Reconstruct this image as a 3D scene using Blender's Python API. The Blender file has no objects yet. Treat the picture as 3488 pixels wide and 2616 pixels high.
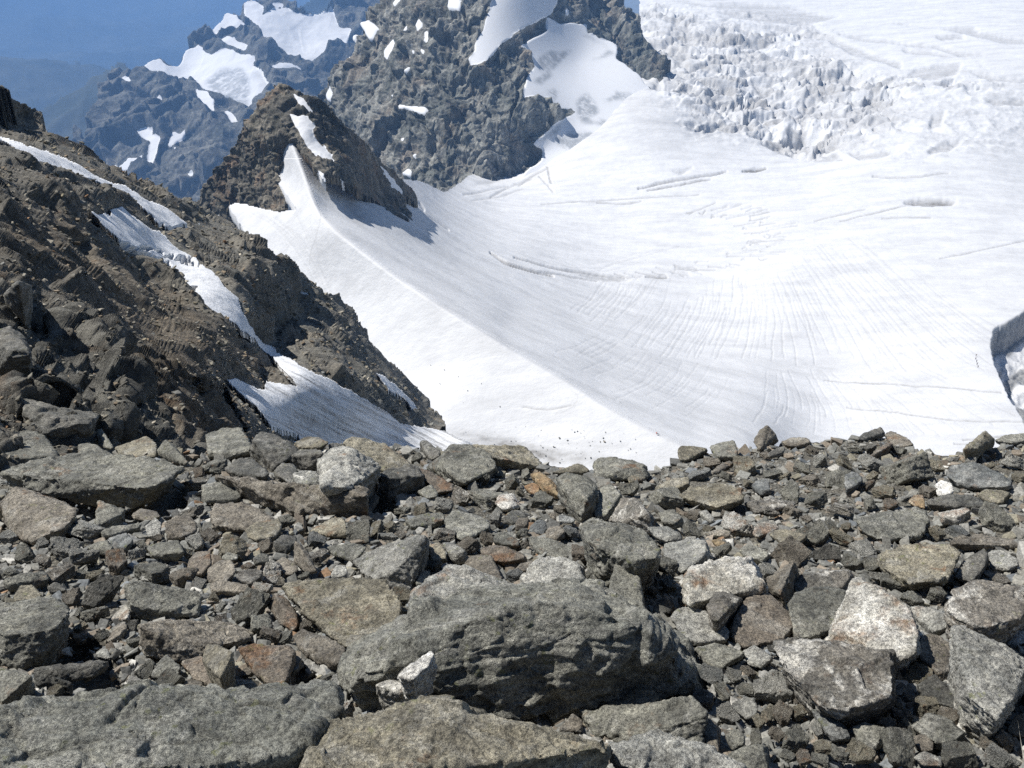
import bpy, bmesh, math, random
import numpy as np
from mathutils import Vector

# ------------------------------------------------------------------ camera, sky, sun, exposure
SC = bpy.context.scene
COL = SC.collection
PITCH = math.radians(26.0)
cam_d = bpy.data.cameras.new('camera')
cam_d.sensor_fit = 'HORIZONTAL'
cam_d.angle = math.radians(60.0)
cam_d.clip_start = 0.05
cam_d.clip_end = 60000.0
cam = bpy.data.objects.new('camera', cam_d)
COL.objects.link(cam)
cam.location = (0, 0, 0)
cam.rotation_euler = (math.radians(90) - PITCH, 0, 0)
SC.camera = cam

SUN_EL, SUN_AZ = math.radians(55.0), math.radians(-74.0)      # azimuth from +Y, negative = to the left
W = bpy.data.worlds.new('World')
SC.world = W
W.use_nodes = True
nt = W.node_tree
bg = nt.nodes['Background']
sky = nt.nodes.new('ShaderNodeTexSky')
sky.sky_type = 'NISHITA'
sky.sun_disc = False
sky.sun_elevation = SUN_EL
sky.sun_rotation = SUN_AZ
sky.altitude = 3000.0
sky.air_density = 1.0
sky.dust_density = 0.5
nt.links.new(sky.outputs[0], bg.inputs[0])
bg.inputs[1].default_value = 0.06
sun_d = bpy.data.lights.new('sun', 'SUN')
sun_d.energy = 4.8
sun_d.angle = math.radians(0.5)
sun_d.color = (1.0, 0.965, 0.91)
sun = bpy.data.objects.new('sun', sun_d)
COL.objects.link(sun)
to_sun = Vector((math.sin(SUN_AZ) * math.cos(SUN_EL), math.cos(SUN_AZ) * math.cos(SUN_EL), math.sin(SUN_EL)))
sun.rotation_euler = to_sun.to_track_quat('Z', 'Y').to_euler()
SC.view_settings.view_transform = 'Standard'
SC.view_settings.look = 'None'
SC.view_settings.exposure = 0.47
SC.view_settings.gamma = 1.0
SC.cycles.max_bounces = 6
SC.cycles.diffuse_bounces = 3
SC.cycles.volume_bounces = 1
SC.cycles.use_denoising = False

HAZE = 0.9e-4
rng = np.random.default_rng(7)
random.seed(7)

# ------------------------------------------------------------------ picture plane helpers (1024 x 768 units)
FPX = 512.0 / math.tan(math.radians(30.0))
CP, SP = math.cos(PITCH), math.sin(PITCH)
K = 1024.0 / 3488.0
TILES = {'Z': (0, 0, 0.63418), '1': (0, 0, 1.84333), '2': (1100, 0, 1.84333), '3': (2288, 0, 1.84333),
         'L': (0, 700, 1.84333), '5': (1100, 700, 1.84333), '6': (2288, 900, 1.84333), 'W': (3200, 1000, 3.319),
         'A': (0, 1450, 2.765), 'B': (700, 1450, 2.765), 'C': (1400, 1450, 2.765), 'D': (2100, 1400, 2.765),
         'E': (2688, 1400, 2.765), 'F': (0, 2016, 2.765), 'G': (700, 1950, 2.765), 'H': (1400, 1850, 2.765),
         'I': (1900, 2016, 2.765), 'J': (2688, 2016, 2.765), 'K': (2200, 1750, 2.765), 'P': (1000, 1916, 1.58)}


def px(tile, pts):
    ox, oy, s = TILES[tile]
    a = np.array(pts, float).reshape(-1, 2)
    return np.column_stack(((ox + a[:, 0] / s) * K, (oy + a[:, 1] / s) * K))


def rays(p):
    """directions whose component along the view axis is 1"""
    p = np.asarray(p, float)
    u = (p[..., 0] - 512.0) / FPX
    v = (p[..., 1] - 384.0) / FPX
    return np.stack((u, CP - v * SP, -SP - v * CP), -1)


def to_px(P):
    P = np.asarray(P, float)
    d = P[..., 1] * CP - P[..., 2] * SP
    up = P[..., 1] * SP + P[..., 2] * CP
    return np.stack((512 + FPX * P[..., 0] / d, 384 - FPX * up / d), -1), d


# ------------------------------------------------------------------ noise
def _hash(ix, iy, iz, seed):
    with np.errstate(over='ignore'):
        h = (ix.astype(np.uint32) * np.uint32(374761393) + iy.astype(np.uint32) * np.uint32(668265263)
             + iz.astype(np.uint32) * np.uint32(2147483647 - 58) + np.uint32((seed * 362437 + 1013) & 0xffffffff))
        h = (h ^ (h >> np.uint32(13))) * np.uint32(1274126177)
        h = h ^ (h >> np.uint32(16))
        h = h * np.uint32(2246822519)
        return h ^ (h >> np.uint32(15))


GR = np.array([(1, 1, 0), (-1, 1, 0), (1, -1, 0), (-1, -1, 0), (1, 0, 1), (-1, 0, 1), (1, 0, -1), (-1, 0, -1),
               (0, 1, 1), (0, -1, 1), (0, 1, -1), (0, -1, -1), (1, 1, 0), (-1, 1, 0), (0, -1, 1), (0, -1, -1)], float)


def pn(P, seed=0):
    P = np.asarray(P, float)
    F = np.floor(P)
    f = P - F
    I = F.astype(np.int64)
    u = f * f * f * (f * (f * 6 - 15) + 10)
    out = 0
    for dx in (0, 1):
        wx = u[..., 0] if dx else 1 - u[..., 0]
        for dy in (0, 1):
            wy = u[..., 1] if dy else 1 - u[..., 1]
            for dz in (0, 1):
                wz = u[..., 2] if dz else 1 - u[..., 2]
                g = GR[_hash(I[..., 0] + dx, I[..., 1] + dy, I[..., 2] + dz, seed) & np.uint32(15)]
                out = out + wx * wy * wz * (g[..., 0] * (f[..., 0] - dx) + g[..., 1] * (f[..., 1] - dy) + g[..., 2] * (f[..., 2] - dz))
    return out


def fbm(P, octaves=4, seed=0, ridged=False, gain=0.5):
    P = np.asarray(P, float)
    s, a, n = 0, 1.0, 0.0
    for o in range(octaves):
        v = pn(P * 2.0 ** o + 17.3 * o, seed + o)
        if ridged:
            v = 0.5 - 2.0 * np.abs(v)
        s = s + a * v
        n += a
        a *= gain
    return s / n


def cells(P, seed=0):
    """F1, F2 and a random value per nearest cell"""
    P = np.asarray(P, float)
    I = np.floor(P).astype(np.int64)
    sh = P.shape[:-1]
    f1 = np.full(sh, 9.0)
    f2 = np.full(sh, 9.0)
    rv = np.zeros(sh)
    for dx in (-1, 0, 1):
        for dy in (-1, 0, 1):
            for dz in (-1, 0, 1):
                h = _hash(I[..., 0] + dx, I[..., 1] + dy, I[..., 2] + dz, seed)
                ox = (h & np.uint32(1023)) / 1023.0
                oy = ((h >> np.uint32(10)) & np.uint32(1023)) / 1023.0
                oz = ((h >> np.uint32(20)) & np.uint32(1023)) / 1023.0
                d = np.sqrt((I[..., 0] + dx + ox - P[..., 0]) ** 2 + (I[..., 1] + dy + oy - P[..., 1]) ** 2 + (I[..., 2] + dz + oz - P[..., 2]) ** 2)
                near = d < f1
                f2 = np.where(near, f1, np.minimum(f2, d))
                rv = np.where(near, (h % np.uint32(997)) / 997.0, rv)
                f1 = np.where(near, d, f1)
    return f1, f2, 0.5 + (rv - 0.5) * sstep(0.0, 0.12, f2 - f1)      # offsets fade at the cell borders: no torn steps


def facets(P, seed=0, fade=0.07):
    """tilted flat facets, one per cell: broken rock and ice"""
    P = np.asarray(P, float)
    I = np.floor(P).astype(np.int64)
    sh = P.shape[:-1]
    f1 = np.full(sh, 9.0)
    f2 = np.full(sh, 9.0)
    val = np.zeros(sh)
    for dx in (-1, 0, 1):
        for dy in (-1, 0, 1):
            for dz in (-1, 0, 1):
                h = _hash(I[..., 0] + dx, I[..., 1] + dy, I[..., 2] + dz, seed)
                h2 = _hash(I[..., 0] + dx, I[..., 1] + dy, I[..., 2] + dz, seed + 77)
                vx = P[..., 0] - (I[..., 0] + dx + (h & np.uint32(1023)) / 1023.0)
                vy = P[..., 1] - (I[..., 1] + dy + ((h >> np.uint32(10)) & np.uint32(1023)) / 1023.0)
                vz = P[..., 2] - (I[..., 2] + dz + ((h >> np.uint32(20)) & np.uint32(1023)) / 1023.0)
                d = np.sqrt(vx * vx + vy * vy + vz * vz)
                near = d < f1
                f2 = np.where(near, f1, np.minimum(f2, d))
                t = (((h2 & np.uint32(1023)) / 511.5 - 1) * vx + (((h2 >> np.uint32(10)) & np.uint32(1023)) / 511.5 - 1) * vy
                     + (((h2 >> np.uint32(20)) & np.uint32(1023)) / 511.5 - 1) * vz)
                val = np.where(near, t + ((h % np.uint32(997)) / 997.0 - 0.5) * 0.6, val)
                f1 = np.where(near, d, f1)
    return val * sstep(0.0, fade, f2 - f1)


def sstep(a, b, x):
    t = np.clip((x - a) / (b - a), 0, 1)
    return t * t * (3 - 2 * t)


# ------------------------------------------------------------------ surfaces from control points
class Spline:
    """thin plate spline of 1/depth over the picture plane: flat facets stay flat"""

    def __init__(self, ctrl, smooth=0.0):
        c = np.array(ctrl, float)
        self.p = c[:, :2] / 1000.0
        w = 1.0 / c[:, 2]
        n = len(c)
        A = np.zeros((n + 3, n + 3))
        A[:n, :n] = self.k(self.p, self.p) + np.eye(n) * np.asarray(smooth)
        A[:n, n] = 1
        A[:n, n + 1:] = self.p
        A[n, :n] = 1
        A[n + 1:, :n] = self.p.T
        self.s = np.linalg.solve(A, np.concatenate((w, np.zeros(3))))
        self.lo, self.hi = w.min() * 0.8, w.max() * 1.25

    @staticmethod
    def k(a, b):
        r2 = (a[..., None, 0] - b[:, 0]) ** 2 + (a[..., None, 1] - b[:, 1]) ** 2
        return 0.5 * r2 * np.log(r2 + 1e-12)

    def w(self, p):
        p = np.asarray(p, float) / 1000.0
        sh = p.shape[:-1]
        q = p.reshape(-1, 2)
        out = np.empty(len(q))
        n = len(self.p)
        for i in range(0, len(q), 50000):
            b = q[i:i + 50000]
            out[i:i + 50000] = self.k(b, self.p) @ self.s[:n] + self.s[n] + b @ self.s[n + 1:]
        return np.clip(out, self.lo, self.hi).reshape(sh)

    def d(self, p):
        return 1.0 / self.w(p)


def zc(pts):
    """control points given in the 2212 px view with a depth"""
    a = np.array(pts, float)
    q = px('Z', a[:, :2])
    return np.column_stack((q, a[:, 2]))


def inside(poly, X, Y):
    poly = np.asarray(poly, float)
    res = np.zeros(X.shape, bool)
    lo, hi = poly.min(0), poly.max(0)
    m = (X >= lo[0]) & (X <= hi[0]) & (Y >= lo[1]) & (Y <= hi[1])
    x, y = X[m], Y[m]
    r = np.zeros(x.shape, bool)
    n = len(poly)
    for i in range(n):
        x1, y1 = poly[i]
        x2, y2 = poly[(i + 1) % n]
        if y1 == y2:
            continue
        c = ((y1 > y) != (y2 > y)) & (x < (x2 - x1) * (y - y1) / (y2 - y1) + x1)
        r ^= c
    res[m] = r
    return res


def dist_line(line, X, Y, lim):
    """distance to a polyline, computed only within lim of it"""
    line = np.asarray(line, float)
    D = np.full(X.shape, 1e3)
    for i in range(len(line) - 1):
        a, b = line[i], line[i + 1]
        m = (X > min(a[0], b[0]) - lim) & (X < max(a[0], b[0]) + lim) & (Y > min(a[1], b[1]) - lim) & (Y < max(a[1], b[1]) + lim)
        if not m.any():
            continue
        x, y = X[m], Y[m]
        e = b - a
        t = np.clip(((x - a[0]) * e[0] + (y - a[1]) * e[1]) / max(1e-9, (e ** 2).sum()), 0, 1)
        D[m] = np.minimum(D[m], np.hypot(x - a[0] - t * e[0], y - a[1] - t * e[1]))
    return D


def smooth_line(pts, n=8):
    p = np.asarray(pts, float)
    q = np.vstack((2 * p[0] - p[1], p, 2 * p[-1] - p[-2]))
    out = []
    for i in range(1, len(q) - 2):
        for t in np.linspace(0, 1, n, endpoint=False):
            a, b, c, d = q[i - 1], q[i], q[i + 1], q[i + 2]
            out.append(0.5 * (2 * b + (c - a) * t + (2 * a - 5 * b + 4 * c - d) * t * t + (3 * b - a - 3 * c + d) * t ** 3))
    out.append(p[-1])
    return np.array(out)


def blur(M, r):
    M = M.astype(float)
    for ax in (0, 1):
        for _ in range(2):
            acc = 0
            for k in range(-r, r + 1):
                acc = acc + np.roll(M, k, ax)
            M = acc / (2 * r + 1)
    return M


# ------------------------------------------------------------------ mesh helpers
def make_mesh(name, V, F, smooth=True):
    me = bpy.data.meshes.new(name)
    V = np.ascontiguousarray(V, np.float32)
    F = np.ascontiguousarray(F, np.int32)
    k = F.shape[1]
    me.vertices.add(len(V))
    me.vertices.foreach_set('co', V.ravel())
    me.loops.add(F.size)
    me.loops.foreach_set('vertex_index', F.ravel())
    me.polygons.add(len(F))
    me.polygons.foreach_set('loop_start', np.arange(0, F.size, k, dtype=np.int32))
    me.polygons.foreach_set('loop_total', np.full(len(F), k, np.int32))
    me.polygons.foreach_set('use_smooth', np.full(len(F), smooth, bool))
    me.update(calc_edges=True)
    return me


def fattr(me, name, vals):
    a = me.attributes.new(name, 'FLOAT', 'POINT')
    a.data.foreach_set('value', np.ascontiguousarray(vals, np.float32))


def link(name, me, mat, label=None, cat=None, group=None, kind=None, parent=None):
    o = bpy.data.objects.new(name, me)
    COL.objects.link(o)
    if mat:
        me.materials.clear()
        me.materials.append(mat)
    if label:
        o['label'] = label
    if cat:
        o['category'] = cat
    if group:
        o['group'] = group
    if kind:
        o['kind'] = kind
    o.cycles.shadow_terminator_geometry_offset = 0.6
    o.cycles.shadow_terminator_offset = 0.08
    if parent:
        o.parent = parent
    return o


def grid_normals(P):
    du = np.gradient(P, axis=1)
    dv = np.gradient(P, axis=0)
    n = np.cross(dv, du)
    n /= np.linalg.norm(n, axis=-1, keepdims=True) + 1e-12
    s = np.sign(-(n * P).sum(-1, keepdims=True))      # towards the camera
    return n * np.where(s == 0, 1, s)


def sheet(P, mask, attrs=None, skirt=0.03, name='sheet'):
    """mesh from a vertex grid, cells with four masked corners; the rim is folded back so that the sheet has depth"""
    h, w = mask.shape
    q = mask[:-1, :-1] & mask[1:, :-1] & mask[:-1, 1:] & mask[1:, 1:]
    idx = np.arange(h * w).reshape(h, w)
    F = np.stack((idx[1:, :-1][q], idx[1:, 1:][q], idx[:-1, 1:][q], idx[:-1, :-1][q]), -1)
    V = P.reshape(-1, 3)
    if skirt:
        e = np.concatenate([F[:, [k, (k + 1) % 4]] for k in range(4)])
        key = np.sort(e, 1)
        code = key[:, 0].astype(np.int64) * (h * w) + key[:, 1]
        u, inv, cnt = np.unique(code, return_inverse=True, return_counts=True)
        be = e[cnt[inv] == 1]
        bv = np.unique(be)
        back = np.full(h * w, -1)
        back[bv] = h * w + np.arange(len(bv))
        d = np.linalg.norm(V[bv], axis=1, keepdims=True)
        V = np.vstack((V, V[bv] * (1 + skirt) + np.array([0, 0, -1.0]) * d * skirt * 0.8))
        S = np.stack((be[:, 1], be[:, 0], back[be[:, 0]], back[be[:, 1]]), -1)
        F = np.vstack((F, S))
        if attrs:
            attrs = {k: np.concatenate((a.ravel(), a.ravel()[bv])) for k, a in attrs.items()}
    elif attrs:
        attrs = {k: a.ravel() for k, a in attrs.items()}
    used = np.unique(F)
    remap = np.full(len(V), -1)
    remap[used] = np.arange(len(used))
    me = make_mesh(name, V[used], remap[F])
    for k, a in (attrs or {}).items():
        fattr(me, k, a[used])
    return me


# ------------------------------------------------------------------ materials
def mat_new(name):
    m = bpy.data.materials.new(name)
    m.use_nodes = True
    n = m.node_tree.nodes
    b = n['Principled BSDF']
    b.inputs['Roughness'].default_value = 0.85
    b.inputs['Specular IOR Level'].default_value = 0.25
    return m, n, m.node_tree.links, b


class NG:
    """small node writer"""

    def __init__(s, name):
        s.m, s.n, s.l, s.b = mat_new(name)

    def add(s, t, **kw):
        nd = s.n.new(t)
        for k, v in kw.items():
            setattr(nd, k, v)
        return nd

    def put(s, sock, v):
        if v is None:
            return
        if hasattr(v, 'is_output'):
            s.l.new(v, sock)
        else:
            sock.default_value = v

    def noise(s, vec, scale, detail=4, rough=0.55, dist=0.0):
        nd = s.add('ShaderNodeTexNoise')
        s.put(nd.inputs['Vector'], vec)
        nd.inputs['Scale'].default_value = scale
        nd.inputs['Detail'].default_value = detail
        nd.inputs['Roughness'].default_value = rough
        nd.inputs['Distortion'].default_value = dist
        return nd.outputs[0]

    def mapping(s, vec, scale=(1, 1, 1), rot=(0, 0, 0)):
        nd = s.add('ShaderNodeMapping')
        s.put(nd.inputs['Vector'], vec)
        nd.inputs['Scale'].default_value = scale
        nd.inputs['Rotation'].default_value = rot
        return nd.outputs[0]

    def ramp(s, v, a, b):
        nd = s.add('ShaderNodeMapRange', interpolation_type='SMOOTHSTEP')
        s.put(nd.inputs[0], v)
        s.put(nd.inputs[1], a)
        s.put(nd.inputs[2], b)
        return nd.outputs[0]

    def math(s, op, a, b=0.0):
        nd = s.add('ShaderNodeMath', operation=op)
        s.put(nd.inputs[0], a)
        s.put(nd.inputs[1], b)
        return nd.outputs[0]

    def mix(s, fac, a, b, mode='MIX'):
        nd = s.add('ShaderNodeMix', data_type='RGBA', blend_type=mode)
        s.put(nd.inputs[0], fac)
        for k, v in ((6, a), (7, b)):
            s.put(nd.inputs[k], v if hasattr(v, 'is_output') else (v[0], v[1], v[2], 1.0))
        return nd.outputs[2]

    def attr(s, name):
        nd = s.add('ShaderNodeAttribute', attribute_name=name)
        return nd.outputs['Fac']

    def bump(s, h, strength=0.5, dist=0.02, prev=None):
        nd = s.add('ShaderNodeBump')
        nd.inputs['Strength'].default_value = strength
        nd.inputs['Distance'].default_value = dist
        s.put(nd.inputs['Height'], h)
        if prev:
            s.l.new(prev, nd.inputs['Normal'])
        return nd.outputs[0]

    def coord(s, random_shift=False):
        tc = s.add('ShaderNodeTexCoord')
        v = tc.outputs['Object']
        if random_shift:
            oi = s.add('ShaderNodeObjectInfo')
            cb = s.add('ShaderNodeCombineXYZ')
            for k, f in enumerate((37.0, 91.0, 53.0)):
                s.l.new(s.math('MULTIPLY', oi.outputs['Random'], f), cb.inputs[k])
            va = s.add('ShaderNodeVectorMath', operation='ADD')
            s.l.new(v, va.inputs[0])
            s.l.new(cb.outputs[0], va.inputs[1])
            v = va.outputs[0]
            s.rand = oi.outputs['Random']
        return v

    def done(s, col, normal=None, rough=None):
        s.put(s.b.inputs['Base Color'], col)
        if normal:
            s.l.new(normal, s.b.inputs['Normal'])
        if rough is not None:
            s.put(s.b.inputs['Roughness'], rough)
        return s.m


def stone_mat(name, a, b, rust=0.1, quartz=0.05, band=0.35, lichen=0.12, scale=1.0, pale=(0.42, 0.41, 0.38)):
    g = NG(name)
    v = g.coord(True)
    big = g.noise(v, 2.2 * scale, 5, 0.6)
    col = g.mix(g.ramp(big, 0.4, 0.6), a, b)
    bands = g.noise(g.mapping(v, (3 * scale, 3 * scale, 26 * scale), (0.5, 0.35, 0.2)), 1.0, 6, 0.65, 0.6)
    col = g.mix(g.math('MULTIPLY', g.ramp(bands, 0.52, 0.63), band), col, pale)
    col = g.mix(g.math('MULTIPLY', g.ramp(bands, 0.48, 0.3), 0.45), col, tuple(c * 0.5 for c in a))
    q = g.noise(g.mapping(v, (2, 2, 6), (0.5, 0.35, 0.2)), 1.3 * scale, 6, 0.6, 0.8)
    col = g.mix(g.ramp(q, 0.78 - quartz, 0.84 - quartz), col, (0.62, 0.6, 0.55))
    r = g.noise(v, 3.1 * scale, 5, 0.7)
    col = g.mix(g.math('MULTIPLY', g.ramp(r, 0.72 - rust, 0.86 - rust), 0.75), col, (0.2, 0.105, 0.05))
    gr = g.math('ADD', g.math('MULTIPLY', g.noise(v, 75 * scale, 3, 0.6), 0.5), g.math('MULTIPLY', g.noise(v, 240 * scale, 3, 0.65), 0.5))
    col = g.mix(1.0, col, g.mix(g.ramp(gr, 0.36, 0.64), (0.36, 0.365, 0.37), (1.62, 1.62, 1.58)), 'MULTIPLY')
    mid = g.noise(v, 13 * scale, 6, 0.7)
    col = g.mix(1.0, col, g.mix(g.ramp(mid, 0.32, 0.68), (0.62, 0.62, 0.62), (1.32, 1.32, 1.3)), 'MULTIPLY')
    sp = g.noise(v, 300 * scale, 2, 0.5)
    col = g.mix(g.ramp(sp, 0.66, 0.74), col, (0.4, 0.4, 0.38))
    li = g.noise(v, 22 * scale, 4, 0.6)
    pt = g.noise(v, 1.7 * scale, 2)
    lf = g.math('MULTIPLY', g.ramp(li, 0.6, 0.68), g.ramp(pt, 0.62 - lichen, 0.75 - lichen))
    col = g.mix(g.math('MULTIPLY', lf, 0.6), col, (0.19, 0.2, 0.08))
    tone = g.math('ADD', g.math('MULTIPLY', g.rand, 0.45), 0.95)
    cb = g.add('ShaderNodeCombineXYZ')
    for k in range(3):
        g.l.new(tone, cb.inputs[k])
    col = g.mix(1.0, col, cb.outputs[0], 'MULTIPLY')
    n1 = g.bump(g.noise(v, 18 * scale, 10, 0.72), 1.0, 0.05 / scale)
    n2 = g.bump(bands, 0.35, 0.02 / scale, n1)
    n3 = g.bump(gr, 0.35, 0.006 / scale, n2)
    g.b.inputs['Specular IOR Level'].default_value = 0.35
    return g.done(col, n3, 0.72)


M = {}
M['grey'] = stone_mat('gneiss_grey', (0.14, 0.138, 0.12), (0.25, 0.243, 0.207), 0.13, 0.03)
M['slab'] = stone_mat('gneiss_slab', (0.2, 0.2, 0.176), (0.315, 0.308, 0.268), 0.08, 0.03, 0.4, 0.2)
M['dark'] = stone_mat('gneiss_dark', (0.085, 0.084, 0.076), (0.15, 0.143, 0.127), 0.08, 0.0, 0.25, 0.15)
M['brown'] = stone_mat('gneiss_brown', (0.148, 0.13, 0.106), (0.24, 0.215, 0.178), 0.13, 0.03, 0.3)
M['rust'] = stone_mat('gneiss_rusty', (0.158, 0.135, 0.11), (0.225, 0.192, 0.155), 0.2, 0.02, 0.3)
M['pale'] = stone_mat('gneiss_pale', (0.23, 0.228, 0.21), (0.36, 0.35, 0.318), 0.12, 0.12, 0.55)
M['quartz'] = stone_mat('quartz_white', (0.36, 0.34, 0.295), (0.58, 0.56, 0.52), 0.22, 0.2, 0.6, 0.08, pale=(0.62, 0.6, 0.56))
M['striped'] = stone_mat('gneiss_striped', (0.14, 0.133, 0.118), (0.22, 0.2, 0.172), 0.14, 0.06, 0.95, pale=(0.5, 0.48, 0.44))
M['olive'] = stone_mat('gneiss_olive', (0.165, 0.15, 0.115), (0.27, 0.245, 0.188), 0.16, 0.03, 0.35, 0.2)
M['blue'] = stone_mat('gneiss_blue', (0.13, 0.137, 0.135), (0.215, 0.218, 0.212), 0.08, 0.05, 0.45)
M['orange'] = stone_mat('ironstained', (0.22, 0.15, 0.085), (0.3, 0.23, 0.14), 0.22, 0.03, 0.3)
M['white'] = stone_mat('quartz_clean', (0.56, 0.54, 0.5), (0.72, 0.7, 0.66), 0.03, 0.1, 0.25, 0.0, pale=(0.7, 0.68, 0.63))


def earth_mat():
    g = NG('gritty_earth')
    v = g.coord()
    col = g.mix(g.ramp(g.noise(v, 0.9, 5), 0.35, 0.65), (0.155, 0.146, 0.124), (0.215, 0.203, 0.172))
    n = g.noise(v, 28, 8, 0.75)
    col = g.mix(1.0, col, g.mix(g.ramp(n, 0.3, 0.7), (0.45, 0.45, 0.45), (1.5, 1.48, 1.42)), 'MULTIPLY')
    vo = g.add('ShaderNodeTexVoronoi')
    g.l.new(v, vo.inputs['Vector'])
    vo.inputs['Scale'].default_value = 38
    col = g.mix(0.45, col, g.mix(1.0, col, g.mix(g.ramp(vo.outputs['Distance'], 0.1, 0.7), (1.5, 1.5, 1.5), (0.35, 0.35, 0.35)), 'MULTIPLY'))
    nb = g.bump(g.math('SUBTRACT', n, vo.outputs['Distance']), 0.9, 0.03)
    return g.done(col, nb)


def slope_mat():
    """rock and scree of the ridges nearby; 'tint' = brown earth, 'snow' = lingering snow"""
    g = NG('ridge_rock')
    v = g.coord()
    t = g.attr('tint')
    big = g.noise(v, 0.16, 6, 0.65)
    col = g.mix(g.ramp(big, 0.35, 0.65), (0.145, 0.145, 0.132), (0.23, 0.22, 0.195))
    brn = g.mix(g.ramp(g.noise(v, 0.5, 5), 0.35, 0.65), (0.145, 0.123, 0.096), (0.22, 0.186, 0.145))
    col = g.mix(t, col, brn)
    rs = g.noise(v, 0.33, 5, 0.7)
    col = g.mix(g.math('MULTIPLY', g.ramp(rs, 0.58, 0.7), 0.6), col, (0.18, 0.105, 0.055))
    bl = g.noise(v, 2.6, 6, 0.75)
    col = g.mix(1.0, col, g.mix(g.ramp(bl, 0.28, 0.72), (0.4, 0.4, 0.4), (1.6, 1.6, 1.55)), 'MULTIPLY')
    f = g.noise(v, 9, 5, 0.7)
    col = g.mix(g.ramp(f, 0.66, 0.74), col, (0.36, 0.35, 0.32))
    s = g.math('ADD', g.attr('snow'), g.math('MULTIPLY', g.math('SUBTRACT', bl, 0.5), 0.7))
    col = g.mix(g.ramp(s, 0.46, 0.54), col, (0.8, 0.82, 0.84))
    n1 = g.bump(g.noise(v, 1.1, 10, 0.75), 1.0, 0.55)
    n2 = g.bump(f, 0.6, 0.06, n1)
    return g.done(col, n2)


def mountain_mat(name, sc, a, b, c):
    g = NG(name)
    v = g.coord()
    big = g.noise(v, 0.9 * sc, 6, 0.65)
    col = g.mix(g.ramp(big, 0.35, 0.65), a, b)
    col = g.mix(g.math('MULTIPLY', g.ramp(g.noise(v, 1.7 * sc, 6, 0.7), 0.5, 0.66), 0.7), col, c)
    dk = g.noise(g.mapping(v, (2.4 * sc, 2.4 * sc, 1.1 * sc), (0.2, 0.6, 0)), 1.0, 6, 0.68, 0.8)
    col = g.mix(g.ramp(dk, 0.5, 0.6), col, g.mix(1.0, col, (0.5, 0.53, 0.52), 'MULTIPLY'))
    st = g.noise(g.mapping(v, (8 * sc, 8 * sc, 1.8 * sc), (0.3, 0.5, 0)), 1.0, 8, 0.72, 0.5)
    col = g.mix(1.0, col, g.mix(g.ramp(st, 0.3, 0.7), (0.42, 0.43, 0.43), (1.6, 1.58, 1.54)), 'MULTIPLY')
    fi = g.noise(v, 26 * sc, 4, 0.7)
    col = g.mix(1.0, col, g.mix(g.ramp(fi, 0.3, 0.7), (0.68, 0.68, 0.68), (1.32, 1.32, 1.32)), 'MULTIPLY')
    s = g.math('ADD', g.attr('snow'), g.math('MULTIPLY', g.math('SUBTRACT', g.noise(v, 6.5 * sc, 8, 0.75), 0.5), 1.5))
    snowc = g.mix(g.math('MULTIPLY', g.attr('ice'), g.ramp(st, 0.3, 0.6)), (0.74, 0.745, 0.755), (0.36, 0.375, 0.39))
    sm = g.ramp(s, 0.47, 0.53)
    col = g.mix(sm, col, snowc)
    n1 = g.bump(st, 0.8, 4.0 / (sc * 100))
    n2 = g.bump(fi, 0.7, 1.0 / (sc * 100), n1)
    nm = g.add('ShaderNodeMix', data_type='VECTOR')
    geo = g.add('ShaderNodeNewGeometry')
    g.l.new(sm, nm.inputs[0])
    g.l.new(n2, nm.inputs[4])
    g.l.new(geo.outputs['Normal'], nm.inputs[5])
    return g.done(col, nm.outputs[1])


def snow_mat():
    g = NG('snow')
    v = g.coord()
    dirt = g.attr('dirt')  # firn dirt, plus shade painted into crevasses and serac walls
    n = g.noise(g.mapping(v, (0.02, 0.05, 0.05), (0, 0, 0.5)), 1.0, 8, 0.7)
    col = g.mix(g.ramp(n, 0.3, 0.75), (0.68, 0.684, 0.69), (0.53, 0.533, 0.538))
    mot = g.noise(v, 0.12, 8, 0.75)
    d2 = g.math('MULTIPLY', dirt, g.math('ADD', g.math('MULTIPLY', g.ramp(mot, 0.3, 0.7), 0.7), 0.55))
    d2 = g.math('MINIMUM', d2, 1.0)
    col = g.mix(d2, col, (0.2, 0.19, 0.176))
    rk = g.attr('rock')  # bare rock, plus painted shade on the scoop's snow wall
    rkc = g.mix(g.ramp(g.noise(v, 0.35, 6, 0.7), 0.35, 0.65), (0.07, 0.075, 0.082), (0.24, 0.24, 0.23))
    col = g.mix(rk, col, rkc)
    nb = g.bump(g.noise(v, 0.35, 8, 0.75), 0.35, 0.6)
    nb2 = g.bump(g.noise(g.mapping(v, (0.05, 0.12, 0.12), (0, 0, 0.6)), 1.0, 6, 0.7), 0.3, 2.5, nb)
    g.b.inputs['Specular IOR Level'].default_value = 0.15
    return g.done(col, nb2, 0.7)


def gully_mat():
    g = NG('old_snow')
    v = g.coord()
    dirt = g.attr('dirt')
    n = g.noise(v, 0.7, 8, 0.75)
    col = g.mix(g.ramp(n, 0.3, 0.7), (0.8, 0.81, 0.82), (0.66, 0.67, 0.685))
    d2 = g.math('MINIMUM', g.math('MULTIPLY', dirt, g.math('ADD', g.math('MULTIPLY', g.ramp(g.noise(v, 1.6, 8, 0.8), 0.35, 0.65), 0.9), 0.4)), 1.0)
    col = g.mix(d2, col, (0.13, 0.125, 0.118))
    nb = g.bump(g.noise(v, 1.1, 6, 0.65), 0.7, 0.35)
    return g.done(col, nb, 0.6)


def plain_mat(name, col, rough=0.8, nscale=8.0):
    g = NG(name)
    v = g.coord()
    c = g.mix(g.noise(v, nscale, 4), tuple(x * 0.75 for x in col), tuple(min(1, x * 1.25) for x in col))
    return g.done(c, None, rough)


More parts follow.
